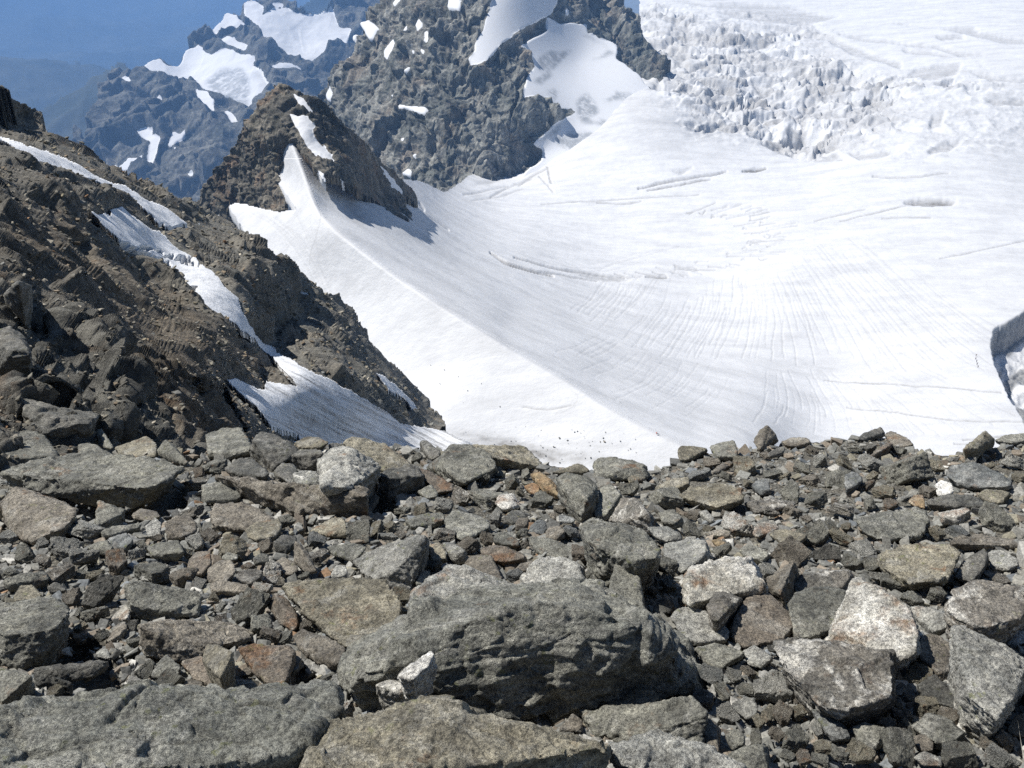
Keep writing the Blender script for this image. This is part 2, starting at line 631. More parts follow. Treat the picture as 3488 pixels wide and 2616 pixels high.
def forest_mat(name, a, b, sc):
    g = NG(name)
    v = g.coord()
    col = g.mix(g.ramp(g.noise(v, sc, 8, 0.7), 0.35, 0.65), a, b)
    s = g.math('ADD', g.attr('snow'), g.math('MULTIPLY', g.math('SUBTRACT', g.noise(v, sc * 6, 6, 0.7), 0.5), 0.9))
    col = g.mix(g.ramp(s, 0.46, 0.54), col, (0.75, 0.75, 0.76))
    return g.done(col)


M['earth'] = earth_mat()
M['slope'] = slope_mat()
M['massif'] = mountain_mat('massif_rock', 0.011, (0.11, 0.116, 0.105), (0.235, 0.232, 0.21), (0.205, 0.172, 0.137))
M['hazy'] = mountain_mat('far_rock', 0.0042, (0.075, 0.08, 0.075), (0.15, 0.148, 0.13), (0.14, 0.13, 0.11))
M['peak'] = mountain_mat('peak_rock', 0.035, (0.105, 0.1, 0.086), (0.165, 0.15, 0.122), (0.175, 0.115, 0.075))
M['snow'] = snow_mat()
M['gully'] = gully_mat()
M['forest'] = forest_mat('valley_forest', (0.03, 0.042, 0.034), (0.07, 0.078, 0.062), 0.0016)

# ------------------------------------------------------------------ the land, far to near
def grid(x0, x1, y0, y1, step=1.0):
    xs = np.arange(x0, x1 + 1e-6, step)
    ys = np.arange(y0, y1 + 1e-6, step)
    X, Y = np.meshgrid(xs, ys)
    return X, Y


def jit(X, Y, amp, sc, seed):
    Q = np.stack((X / sc, Y / sc, np.full(X.shape, seed * 3.7)), -1)
    return X + amp * 2 * fbm(Q, 3, seed), Y + amp * 2 * fbm(Q + 31.7, 3, seed + 5)


def polys_mask(tile, polys, X, Y):
    m = np.zeros(X.shape, bool)
    for p in polys:
        m |= inside(px(tile, p), X, Y)
    return m


def land(name, spl, X, Y, mask, mat, label, disp=None, attrs=None, skirt=0.03, cat='terrain'):
    R = rays(np.stack((X, Y), -1))
    P = R * spl.d(np.stack((X, Y), -1))[..., None]
    if disp is not None:
        P = P + disp(P, grid_normals(P))
    me = sheet(P, mask, attrs, skirt, name)
    return link(name, me, mat, label, cat, kind='structure')


# --- valley slopes, 6 to 16 km off
def far_disp(wl, amp, seed):
    def f(P, N):
        return N * (amp * fbm(P / wl, 6, seed, True))[..., None]
    return f


X, Y = grid(-140, 500, -90, 260, 3)
s1 = Spline(zc([(-300, -150, 17000), (0, -100, 17000), (600, -150, 17500), (1000, -100, 18000), (0, 0, 15000), (220, 20, 15500), (600, 0, 16000),
                (-200, 250, 9500), (0, 300, 9000), (200, 200, 10500), (900, 100, 15500), (0, 550, 7800), (600, 500, 9000), (1000, 500, 11000)]))
sn = polys_mask('1', [[(110, 55), (140, 65), (200, 100), (180, 108), (140, 90)], [(275, -10), (300, 0), (285, 28), (278, 20)],
                      [(720, -10), (745, 0), (750, 25), (730, 15)], [(685, 50), (700, 60), (695, 70)]], X, Y)
land('valley', s1, X, Y, np.ones(X.shape, bool), M['forest'], 'far blue valley slopes in haze at the upper left corner',
     far_disp(2600, 420, 3), {'snow': blur(sn, 1) * 1.1})
sn0 = np.zeros
X, Y = grid(-140, 420, 20, 260, 2.5)
ridge1 = px('1', [(-500, 320), (-50, 335), (200, 350), (420, 372), (620, 385), (760, 430), (1400, 700), (1400, 1700), (-500, 1700)])
s2 = Spline(zc([(-200, 110, 8200), (0, 118, 8000), (220, 135, 8300), (0, 300, 6400), (250, 300, 6900), (500, 300, 8000), (0, 500, 5600), (500, 500, 6400)]))
land('forest_ridge', s2, X, Y, inside(ridge1, *jit(X, Y, 1.5, 14, 3)), M['forest'], 'dark blue forested ridge in front of the far valley slopes',
     far_disp(1500, 170, 9), {'snow': np.zeros(X.shape)}, 0.05)
ridge2 = px('1', [(760, 390), (640, 470), (520, 555), (400, 610), (270, 700), (150, 800), (80, 900), (100, 1400), (1300, 1400), (1300, 700)])
s3 = Spline(zc([(260, 140, 5600), (140, 205, 5400), (60, 300, 5200), (250, 300, 4900), (100, 450, 4600), (450, 300, 5200), (400, 470, 4500)]))
X, Y = grid(0, 240, 40, 240, 2)
land('wooded_spur', s3, X, Y, inside(ridge2, *jit(X, Y, 2, 14, 4)), M['forest'], 'dark wooded spur running down left of the snowy hazy mountain',
     far_disp(700, 110, 12), {'snow': np.zeros(X.shape)}, 0.05)

# --- mountain four kilometres off
X, Y = grid(70, 420, -40, 225, 0.8)
JX, JY = jit(X, Y, 1.2, 9, 8)
out = [(480, 960), (500, 850), (515, 822), (540, 845), (556, 905), (575, 750), (620, 620), (640, 520), (680, 460), (700, 430), (760, 372), (800, 358), (850, 372), (885, 402), (955, 362), (1010, 345),
       (1040, 352), (1080, 372), (1112, 385), (1150, 300), (1180, 230), (1230, 190), (1285, 168), (1330, 195), (1380, 140), (1420, 75), (1460, 42), (1500, 62), (1530, 15),
       (1600, -10), (1680, -30), (1760, -20), (1830, 30), (1870, 70), (1905, 95), (1990, 108), (2060, 70), (2100, 10), (2150, -60), (2500, -60), (2500, 1500), (480, 1500)]
snowp = [[(890, 402), (955, 366), (1010, 360), (1040, 397), (1130, 405), (1150, 330), (1210, 285), (1330, 340), (1420, 310), (1500, 340), (1600, 370), (1590, 430), (1640, 470),
          (1700, 560), (1600, 650), (1560, 690), (1520, 640), (1440, 610), (1340, 570), (1270, 550), (1220, 495), (1140, 482), (1060, 490), (960, 450)],
         [(1220, 560), (1290, 570), (1350, 640), (1350, 715), (1300, 690), (1250, 630)], [(1415, 700), (1470, 715), (1515, 820), (1480, 815), (1430, 745)],
         [(1530, 20), (1600, 5), (1660, 60), (1640, 110), (1720, 55), (1790, 60), (1900, 110), (2000, 105), (2070, 75), (2110, 115), (2130, 170), (2200, 180), (2170, 300), (2060, 330),
          (1960, 385), (1850, 370), (1760, 310), (1650, 260), (1610, 150), (1540, 95)],
         [(1330, 190), (1400, 90), (1430, 70), (1480, 90), (1540, 150), (1590, 215), (1480, 165), (1400, 185), (1350, 225)], [(1390, 240), (1430, 230), (1560, 290), (1540, 320), (1430, 285)],
         [(1160, 300), (1250, 280), (1280, 300), (1200, 330)], [(865, 835), (915, 808), (970, 830), (960, 862), (1020, 875), (960, 1030), (920, 1032), (950, 900), (900, 870)],
         [(740, 1045), (800, 990), (905, 985), (880, 1040), (760, 1068)], [(1052, 918), (1090, 828), (1130, 845), (1178, 788), (1150, 862), (1090, 912)], [(1078, 950), (1105, 915), (1110, 930)],
         [(975, 632), (1000, 588), (1020, 625), (985, 655)], [(1010, 652), (1065, 690), (1035, 698)], [(990, 790), (1025, 775), (1000, 815)], [(750, 480), (800, 468), (822, 502), (790, 504)],
         [(1650, 445), (1760, 395), (1900, 435), (1840, 458), (1700, 452)], [(1165, 505), (1190, 505), (1185, 528)], [(1170, 1105), (1220, 1100), (1215, 1125)], [(705, 1030), (740, 1035), (720, 1050)],
         [(1160, 650), (1190, 632), (1180, 655)], [(1700, 30), (1760, 20), (1790, 50), (1730, 45)], [(1390, 130), (1440, 135), (1420, 160)]]
icep = [[(1290, 520), (1380, 440), (1530, 430), (1570, 520), (1560, 680), (1400, 640)], [(1890, 400), (2060, 340), (2130, 330), (2000, 470)]]
m = inside(px('1', out), JX, JY)
s4 = Spline(zc([(150, 450, 3500), (180, 300, 3600), (400, 440, 3150), (250, 140, 3900), (480, 300, 3500), (300, 150, 3850), (400, 160, 3950), (500, 50, 4250), (530, 110, 4050), (640, 90, 4300), (720, 60, 4450), (700, 200, 3900),
                (560, 190, 3750), (800, 0, 4800), (620, -20, 4600), (900, 100, 4300), (900, 400, 3300), (600, 400, 3300)]))
snm = polys_mask('1', snowp, JX, JY)
icm = polys_mask('1', icep, JX, JY)


def dis_h(P, N):
    Q = P * np.array([1, 1, 0.55])
    sn_ = blur(blur(snm, 1) > 0.12, 1)
    G_ = P * np.array([1, 0.7, 0.22]) + P[..., 2:3] * np.array([-0.3, 0, 0])
    a = 80 * fbm(Q / 620, 3, 21, True) * (1 - 0.7 * sn_) + 65 * fbm(G_ / 260, 4, 29, True, 0.45) * (1 - 0.85 * sn_) + 10 * fbm(Q / 150, 5, 24, True, 0.62) * (1 - 0.85 * sn_)
    a += (48 * facets(P / np.array([230, 230, 330]), 31) + 22 * facets(P / np.array([85, 85, 120]), 32)) * (1 - 0.95 * sn_)
    return N * a[..., None]


land('hazy_mountain', s4, X, Y, m, M['hazy'], 'hazy blue-grey mountain with snowfields on its ridge, far behind at the left', dis_h,
     {'snow': blur(snm, 1) * 1.12, 'ice': blur(icm, 2)}, 0.06)
X, Y = grid(270, 420, -60, 130, 2)
s5 = Spline(zc([(600, -100, 7600), (700, 0, 7500), (900, -100, 7600), (700, 100, 6800), (850, 100, 6900), (600, 200, 6500)]))
land('distant_ridge', s5, X, Y, inside(px('1', [(1500, -60), (1700, -60), (1860, 40), (1900, 10), (2000, -40), (2300, -60), (2300, 400), (1500, 400)]), X, Y), M['forest'],
     'small blue distant ridge in the gap above the snow saddle of the hazy mountain', far_disp(900, 120, 5), {'snow': np.zeros(X.shape)}, 0.05)

# --- glacier basin with its icefall and the snow ridge that falls towards the camera
CREST = [(600, 250, 530), (632, 312, 505), (665, 400, 470), (690, 460, 453), (740, 510, 437), (860, 600, 405), (1000, 690, 381), (1200, 810, 350), (1350, 900, 329), (1480, 965, 315), (1600, 1020, 305)]
LEFT = [(480, 420, 540), (495, 442, 530), (600, 455, 488), (600, 380, 520), (560, 520, 490), (700, 600, 441), (760, 720, 413), (900, 800, 377), (960, 915, 346), (1100, 960, 336), (1250, 1010, 321), (1400, 1010, 313), (1000, 1060, 330)]
RIGHT = [(760, 470, 490), (700, 330, 560), (850, 420, 575), (893, 476, 575), (905, 440, 640), (900, 390, 900), (960, 412, 1100), (1000, 560, 593), (1150, 560, 711), (1100, 700, 482), (1250, 690, 576), (1300, 820, 426), (1450, 800, 506), (1500, 930, 391), (1700, 1040, 380), (1060, 480, 880), (1200, 440, 1020),
         (1400, 600, 741), (1250, 560, 790), (1700, 500, 863), (1700, 700, 636), (1900, 900, 498), (2110, 780, 566), (2300, 500, 845), (1300, 400, 1106), (1050, 370, 1180), (1200, 330, 1192), (1250, 285, 1205), (1420, 245, 1250), (1310, 320, 1185), (1700, 350, 1171), (2300, 340, 1150), (2300, 950, 469), (2300, 1040, 430), (1700, 960, 450),
         (1800, 170, 1395), (1500, 150, 1425), (2300, 170, 1290), (1800, 0, 1927), (2300, 0, 1825), (1450, 0, 2028), (1450, -60, 2350), (1800, -60, 2300), (2300, -60, 2200), (1800, 260, 1290), (1500, 260, 1262), (2300, 260, 1225), (1350, 245, 1235), (1900, 600, 730)]
_c = zc(CREST)
_t = np.linspace(0, len(_c) - 1, 31)
_cx = smooth_line(_c[:, :2], 12)
_cp = np.column_stack([np.interp(_t, np.linspace(0, len(_c) - 1, len(_cx)), _cx[:, k]) for k in (0, 1)])
_cd = 1.0 / np.interp(_t, np.arange(len(_c)), 1.0 / _c[:, 2])
_cd = 1.0 / np.convolve(np.pad(1.0 / _cd, 3, mode='reflect', reflect_type='odd'), np.ones(7) / 7, 'valid')
CR = np.column_stack((_cp, _cd))
gl, gr = Spline(np.vstack((CR, zc(LEFT)))), Spline(np.vstack((CR, zc(RIGHT))), np.concatenate((np.zeros(len(CR)), np.full(len(RIGHT), 0.004))))
cl = smooth_line(zc(CREST)[:, :2])


def side_of_crest(X, Y):
    """signed: negative left of the crest"""
    xc = np.interp(Y, cl[:, 1], cl[:, 0])
    return (X - xc) * 0.62


def glacier_d(p):
    p = np.asarray(p, float)
    return 1.0 / np.where(side_of_crest(p[..., 0], p[..., 1]) < 0, gl.w(p), gr.w(p))


# --- massif behind the glacier
X, Y = grid(290, 690, -45, 210, 0.7)
JX, JY = jit(X, Y, 1.3, 8, 15)
outm = [(-260, 700), (-60, 560), (0, 480), (40, 400), (130, 290), (150, 215), (200, 150), (240, 100), (300, 60), (350, 0), (380, -90), (1880, -90), (1900, 0), (1960, 80), (2010, 200), (2120, 330),
        (2182, 400), (2135, 440), (2162, 540), (2075, 655), (2130, 720), (1900, 930), (1560, 1060), (1180, 1190), (900, 1220), (600, 1330), (300, 1300), (-260, 1100)]
msnow = [[(1060, -90), (1500, -90), (1480, 0), (1450, 60), (1400, 112), (1250, 180), (1190, 230), (1120, 270), (1060, 350), (970, 410), (930, 415), (912, 370), (950, 350), (950, 290), (985, 220), (1010, 180), (1030, 100), (1060, 30)],
         [(1500, 150), (1545, 140), (1660, 160), (1660, 210), (1780, 250), (1850, 280), (1840, 370), (1940, 430), (2000, 480), (2040, 540), (2072, 610), (2075, 655), (2130, 720), (1900, 1000), (1560, 1100),
          (1180, 1190), (1250, 1090), (1370, 1005), (1380, 950), (1330, 900), (1440, 790), (1590, 705), (1550, 678), (1480, 682), (1420, 620), (1330, 602), (1252, 622), (1275, 500), (1325, 420), (1300, 320), (1238, 282), (1400, 195), (1410, 110)],
         [(220, 140), (290, 128), (345, 180), (300, 262), (285, 230)], [(500, 195), (535, 130), (528, 182)], [(372, 335), (440, 238), (455, 270), (398, 372)], [(575, 150), (600, 118), (622, 158), (588, 198)],
         [(640, 210), (665, 195), (658, 265), (642, 262)], [(780, -90), (870, -90), (870, 0), (852, 62), (788, 52)], [(468, 655), (640, 668), (660, 690), (630, 728), (570, 690), (480, 682)],
         [(8, 602), (45, 543), (62, 572), (35, 642)], [(487, 868), (512, 868), (506, 892)], [(560, 970), (582, 958), (575, 1002)], [(488, 1092), (530, 1058), (558, 1070), (540, 1108)],
         [(505, 432), (542, 398), (532, 442), (510, 462)], [(608, 308), (638, 314), (626, 342)], [(175, 225), (205, 205), (205, 250), (180, 262)], [(430, 20), (470, -20), (480, 0), (450, 40)],
         [(1520, 60), (1545, 50), (1540, 95), (1522, 90)], [(150, 345), (165, 350), (155, 370)], [(415, 585), (440, 590), (425, 602)], [(690, 590), (702, 600), (698, 612)], [(560, 310), (580, 320), (570, 350)]]
mice = [[(1340, 380), (1420, 320), (1560, 320), (1500, 390), (1440, 440), (1360, 440)], [(1310, 520), (1420, 440), (1440, 470), (1380, 530)], [(1400, 570), (1480, 560), (1450, 640)],
        [(1590, 640), (1660, 580), (1740, 700), (1640, 780), (1600, 720)], [(1760, 640), (1850, 575), (1980, 600), (2072, 600), (2060, 625), (1880, 622)], [(1430, 870), (1560, 830), (1680, 830), (1790, 940), (1600, 950), (1520, 930)],
        [(1340, 895), (1500, 770), (1480, 830)], [(1620, 770), (1750, 745), (1890, 800), (1740, 790)], [(1600, 200), (1700, 240), (1840, 340), (1690, 380), (1800, 310)]]
mm = inside(px('2', outm), JX, JY)
s6 = Spline(zc([(680, 260, 1440), (760, 60, 1430), (690, 420, 1340), (800, 0, 1420), (820, -60, 1450), (800, 200, 1330), (850, 330, 1230), (960, 415, 1150), (1040, 385, 1160), (1100, 0, 1300), (1000, 200, 1210), (1100, -60, 1330),
                (1150, 250, 1200), (1172, 327, 1205), (1300, 330, 1190), (1250, 200, 1285), (1300, 0, 1500), (1300, -60, 1550), (1250, 130, 1365), (1300, 260, 1245), (1450, 0, 1530), (1400, 130, 1410), (1440, 200, 1360), (1100, 420, 1150), (1300, 380, 1160), (1450, 280, 1250)]))
msn = polys_mask('2', msnow, JX, JY)
mic = polys_mask('2', mice, JX, JY)


def dis_m(P, N):
    Q = P * np.array([1, 0.8, 0.5]) + (P[..., 2:3] * np.array([0.35, 0, 0]))
    sn_ = blur(blur(msn, 2) > 0.12, 2)
    G_ = (P + 25 * fbm(P / 120, 2, 47)[..., None]) * np.array([1, 0.7, 0.16]) + P[..., 2:3] * np.array([0.42, 0, 0])
    a = (30 * fbm(G_ / 85, 4, 48, True, 0.45) + 16 * fbm(Q / 170, 3, 41, True) + 9 * fbm(Q / 48, 4, 44, True, 0.6)) * (1 - 0.985 * sn_)
    Pf = P + 6 * np.stack((fbm(P / 25, 2, 58), fbm(P / 25, 2, 59), fbm(P / 25, 2, 60)), -1)
    a += (15 * facets(Pf / np.array([62, 62, 95]), 5) + 7.5 * facets(Pf / np.array([24, 24, 36]), 6) + 2.6 * facets(Pf / 10, 7)) * (1 - sn_)
    a -= 11 * (1 - sn_)
    return N * a[..., None]


class Behind:
    def d(s, p):
        f = sstep(75, 140, p[..., 1]) * sstep(535, 590, p[..., 0])
        a_ = s6.d(p)
        return a_ * (1 - f) + np.maximum(a_, np.minimum(1.004 * glacier_d(p), 1.005 * a_)) * f


land('mountain', Behind(), X, Y, mm, M['massif'], 'large grey-green rock massif with snow couloirs behind the glacier', dis_m, {'snow': blur(msn, 1) * 1.1, 'ice': blur(mic, 2)}, 0.05)

X, Y = grid(218, 1090, -40, 494, 0.9)
top = px('Z', [(493, 448), (497, 440), (515, 437), (560, 447), (600, 456), (640, 452), (585, 375), (606, 368), (610, 330), (622, 306), (634, 309), (670, 345), (760, 380), (860, 386), (900, 388), (925, 398), (962, 413), (985, 398), (1010, 381), (1035, 370),
               (1060, 374), (1103, 384), (1169, 348), (1174, 327), (1158, 309), (1196, 272), (1246, 238), (1300, 212), (1380, 185), (1380, -100), (2400, -100), (2400, 1080), (700, 1080), (560, 560), (520, 490)])
gm = inside(top, *jit(X, Y, 0.6, 5, 33))
D = glacier_d(np.stack((X, Y), -1))
wb = np.exp(-(side_of_crest(X, Y) / 4.0) ** 2)
D = D * (1 - wb) + blur(D, 2) * wb
R = rays(np.stack((X, Y), -1))
P = R * D[..., None]
lower = np.zeros(X.shape)      # metres downwards
dirt = np.zeros(X.shape)
rock_and_shade = np.zeros(X.shape)
JX, JY = jit(X, Y, 0.8, 22, 51)


def crack(tile, pts, wid, depth, darkened, sm=True):
    """an open crevasse: width in picture units there, depth in metres"""
    global lower, dirt
    ln = px(tile, pts)
    if sm and len(ln) > 2:
        ln = smooth_line(ln, 6)
    d = dist_line(ln, JX, JY, wid + 2)
    # taper towards the ends
    e = np.minimum(np.hypot(JX - ln[0, 0], JY - ln[0, 1]), np.hypot(JX - ln[-1, 0], JY - ln[-1, 1]))
    L = np.hypot(*(ln[-1] - ln[0]))
    wd = wid * np.clip(0.35 + e / (0.25 * L + 1), 0.35, 1)
    t = 1 - sstep(wd * 0.45, wd * 0.45 + 0.9, d)
    lower = np.maximum(lower, t * depth * 0.3)
    dirt = np.maximum(dirt, t * darkened)  # shade inside the cleft, painted into the colour


def pit(tile, pts, depth, darkened):
    global lower, dirt
    q = blur(inside(px(tile, pts), JX, JY), 1)
    lower = np.maximum(lower, q * depth * 0.4)
    dirt = np.maximum(dirt, q * darkened)  # shade of the sunken walls, painted grey


for a in [([(1060, 545), (1100, 570), (1160, 588), (1195, 598)], 2.2, 7, .55), ([(1110, 556), (1180, 575), (1250, 588), (1350, 600)], 1.2, 5, .4), ([(1150, 585), (1230, 597), (1290, 606)], 1.0, 4, .4),
          ([(1395, 599), (1440, 600)], 1.6, 4, .5), ([(1380, 408), (1450, 390), (1520, 380), (1570, 370)], 1.8, 9, .45), ([(1400, 412), (1480, 396), (1535, 388)], 1.1, 6, .55), ([(1605, 370), (1655, 363)], 1.8, 8, .8),
          ([(1170, 441), (1300, 432), (1430, 425), (1510, 420)], 0.7, 4, .35), ([(1290, 437), (1340, 439), (1385, 435)], 1.6, 4, .35), ([(1885, 381), (1960, 382), (2050, 373)], 1.6, 5, .3),
          ([(1815, 478), (1890, 460), (1950, 445), (2010, 440)], .7, 3, .4), ([(1760, 478), (1870, 452)], .5, 2, .3), ([(1905, 473), (1960, 470), (2012, 472)], 1.2, 3, .3), ([(2030, 558), (2120, 540), (2250, 512)], .55, 2, .35),
          ([(1780, 822), (1870, 828), (1960, 832), (2060, 838), (2165, 850)], .7, 2, .4), ([(1830, 880), (1920, 890), (2050, 905), (2210, 912)], .7, 2, .35), ([(2080, 950), (2150, 945), (2250, 935)], .8, 2, .4),
          ([(2060, 959), (2140, 958)], .6, 2, .4), ([(900, 442), (925, 466), (968, 496)], .8, 4, .1), ([(905, 437), (915, 452)], 1.2, 4, .2), ([(1180, 350), (1186, 375), (1192, 395)], .7, 6, .5), ([(1165, 380), (1185, 400), (1195, 415)], .6, 6, .4),
          ([(1120, 400), (1150, 380), (1180, 365)], 1.5, 6, .35), ([(1060, 425), (1110, 400), (1150, 385)], 1.2, 5, .25), ([(1000, 420), (1050, 412), (1100, 402)], .8, 4, .2), ([(1020, 432), (1080, 424), (1130, 408)], .6, 3, .25),
          ([(1130, 880), (1190, 886), (1235, 876)], .5, 1, .35), ([(1090, 600), (1150, 640), (1250, 690), (1350, 735)], .5, 1, .06), ([(1540, 700), (1500, 770)], .4, 1, .1)]:
    crack('Z', *a)
pit('Z', [(1950, 438), (1975, 430), (2030, 430), (2066, 434), (2058, 441), (2010, 443)], 10, .65)
pit('Z', [(1235, 588), (1300, 594), (1368, 604), (1340, 609), (1280, 603)], 4, .35)
pit('Z', [(1020, 400), (1060, 388), (1095, 388), (1060, 398)], 3, .3)
# walls of the icefall terraces, their shade painted grey
for q in [[(0, 1), (120, 0), (250, 30), (450, 15), (780, 45), (860, 60), (600, 60), (300, 50)], [(290, 70), (460, 55), (840, 75), (1000, 100), (1080, 95), (960, 130), (860, 150), (640, 140), (400, 110)],
          [(1370, 140), (1700, 175), (1900, 170), (1940, 195), (2212, 245), (2300, 270), (2100, 270), (1880, 215), (1700, 180), (1450, 155)], [(1650, 230), (1830, 215), (1840, 240), (1700, 250)],
          [(1080, 220), (1200, 235), (1660, 285), (1830, 325), (2000, 340), (1800, 352), (1660, 300), (1440, 275), (1180, 250)], [(900, 165), (1000, 215), (1080, 260), (1250, 330), (1440, 385), (1440, 430), (1340, 385), (1150, 350), (1010, 270)],
          [(1040, 430), (1080, 440), (1160, 500), (1290, 540), (1280, 590), (1150, 560), (1040, 500)], [(1870, 445), (2000, 460), (2050, 480), (2300, 500), (2200, 520), (2000, 505)], [(1440, 305), (1660, 320), (1800, 355), (1700, 350), (1460, 325)],
          [(40, 560), (100, 540), (180, 600), (150, 620), (60, 590)], [(1540, 430), (1700, 400), (1820, 400), (1790, 460), (1600, 500), (1480, 470)], [(80, 770), (190, 810), (190, 840), (110, 800)], [(280, 160), (390, 90), (360, 130)],
          [(20, 120), (100, 150), (130, 230), (100, 370), (0, 350), (-60, 300), (0, 180)], [(760, 960), (1050, 950), (1090, 1000), (900, 1010)], [(1100, 960), (1420, 945), (1340, 980), (1180, 1000)], [(1600, 960), (1680, 900), (1820, 880), (1740, 950)],
          [(1960, 620), (2212, 610), (2260, 650), (2050, 660)], [(1640, 720), (1720, 690), (1700, 780), (1620, 800)], [(0, 1080), (140, 1050), (60, 1090)], [(460, 1080), (520, 1055), (590, 1055), (540, 1075)], [(830, 620), (870, 590), (1000, 690), (840, 700)]]:
    pit('3', q, 9, .3)
ice_poly = [(-300, -100), (0, 60), (260, 30), (860, 150), (1040, 230), (1250, 420), (1500, 470), (1900, 430), (2300, 560), (2400, 930), (1700, 960), (1300, 975), (900, 1010), (500, 940), (200, 880), (60, 760), (-100, 650), (-200, 300)]
ice = blur(inside(px('3', ice_poly), JX, JY), 6)
# seracs: tilted blocks with steps and gaps
Pw = P + 14 * np.stack((fbm(P / 40, 3, 55), fbm(P / 40, 3, 56), fbm(P / 40, 3, 57)), -1)
f1, f2, rv = cells(Pw / np.array([100.0, 62.0, 26.0]), 3)
g1, g2, rv2 = cells(Pw / np.array([40.0, 26.0, 14.0]), 8)
brk_ = np.clip(sstep(-0.05, 0.2, fbm(P / np.array([130.0, 170.0, 60.0]), 3, 63)) * 0.8 + 0.75 * blur(inside(px('3', [(-200, 100), (400, 150), (900, 300), (1300, 500), (1500, 800), (900, 930), (200, 780), (-150, 500)]), X, Y), 9), 0.06, 1)
ser = brk_ * (17 * facets(Pw / np.array([95.0, 60.0, 28.0]), 13, 0.12) + 9 * facets(Pw / np.array([38.0, 25.0, 13.0]), 14, 0.12) - 5 * (1 - sstep(0.02, 0.16, f2 - f1)) - 2.5 * brk_ * (1 - sstep(0.02, 0.2, g2 - g1))) + 3.2 * fbm(P / 30, 3, 61, True)
dirt = np.maximum(dirt, ice * 0.34 * sstep(0.0, 0.26, fbm(Pw / np.array([75.0, 110.0, 16.0]), 4, 66)) * (0.4 + 0.6 * brk_))
dirt = np.maximum(dirt, ice * brk_ * np.clip(0.4 * (1 - sstep(0.05, 0.3, f2 - f1)) + 0.22 * sstep(0.55, 0.95, rv2) + 0.35 * fbm(P / 30, 4, 77), 0, 0.5))  # greyer along the block gaps, with random grey patches


# fine furrows of the melting firn
def family(guides, counts, wid, darkened, depth, wob=2.3):
    gs = [smooth_line(px('Z', g), 6) for g in guides]
    gs = [np.column_stack([np.interp(np.linspace(0, 1, 24), np.linspace(0, 1, len(g)), g[:, k]) for k in (0, 1)]) for g in gs]
    for i in range(len(gs) - 1):
        for j in range(counts[i]):
            t = (j + rng.uniform(0.2, 0.8)) / counts[i]
            ln = gs[i] * (1 - t) + gs[i + 1] * t
            a, b = sorted(rng.integers(0, 24, 2))
            if b - a < 8:
                a, b = max(0, a - 6), min(23, b + 6)
            ln = ln[a:b + 1] + np.cumsum(rng.normal(0, 0.22, (b + 1 - a, 2)), 0) * wob
            global lower, dirt
            d = dist_line(ln, X, Y, 3)
            f = rng.uniform(0.4, 1.0)
            tt = 1 - sstep(wid * 0.3, wid * 0.3 + 0.9, d)
            dirt = np.maximum(dirt, tt * darkened * f)
            lower = np.maximum(lower, tt * depth * f)


family([[(1300, 600), (1270, 640), (1240, 670)], [(1400, 600), (1360, 660), (1300, 720)], [(1510, 600), (1490, 680), (1430, 770)], [(1620, 590), (1625, 680), (1600, 770)], [(1720, 565), (1790, 680), (1850, 800)],
        [(1800, 510), (1930, 640), (2050, 760), (2120, 800)], [(1900, 520), (2060, 640), (2212, 740)]], [13, 17, 20, 22, 20, 16], 0.3, .17, .3)
family([[(1300, 720), (1250, 745), (1200, 760)], [(1440, 780), (1400, 830), (1330, 860)], [(1600, 790), (1560, 850), (1500, 900)]], [11, 11], 0.3, .1, .2)
family([[(1650, 800), (1640, 860), (1610, 920)], [(1740, 800), (1790, 880), (1800, 940)], [(1850, 800), (1960, 860), (2060, 940)], [(1950, 760), (2080, 830), (2212, 900)]], [12, 14, 12], 0.3, .12, .25)
for G1, G2, n, dd in [([(1330, 592), (1430, 580), (1520, 565), (1590, 538), (1625, 510), (1600, 485), (1550, 468), (1480, 455)], [(1360, 600), (1480, 598), (1600, 575), (1690, 540), (1735, 505), (1700, 475), (1640, 450), (1560, 432)], 60, .4)]:
    a, b = smooth_line(px('Z', G1), 12), smooth_line(px('Z', G2), 12)
    for j in range(n):
        t = (j + rng.uniform(-.3, .3)) / n
        ia, ib = np.clip(int(t * (len(a) - 1)), 0, len(a) - 1), np.clip(int((t + .03) * (len(b) - 1)), 0, len(b) - 1)
        u, v = sorted(rng.uniform(-0.15, 1.15, 2))
        p0, p1 = a[ia] * (1 - u) + b[ib] * u, a[ia] * (1 - v) + b[ib] * v
        q = np.array([p0, (p0 + p1) / 2 + rng.normal(0, 1.0, 2), p1])
        d = dist_line(q, X, Y, 3)
        tt = 1 - sstep(.1, 1.0, d)
        dirt = np.maximum(dirt, tt * dd * rng.uniform(.4, 1))
        lower = np.maximum(lower, tt * 1.0)
family([[(1120, 590), (1250, 600), (1340, 570), (1450, 540)], [(1200, 560), (1300, 566), (1420, 540), (1520, 520)]], [5], 0.4, .12, .3)
# flutes on the snow saddle and a worn track
family([[(515, 450), (590, 490), (650, 560), (690, 640)], [(600, 470), (650, 520), (690, 580), (720, 650)], [(680, 462), (684, 520), (700, 590), (735, 660)]], [10, 9], 0.4, .12, .25, 0.5)
crack('Z', [(660, 400), (690, 455), (688, 490), (672, 540), (668, 570)], .5, .3, .16)
crack('Z', [(1200, 898), (1230, 885), (1250, 860), (1235, 845)], .4, .2, .12)
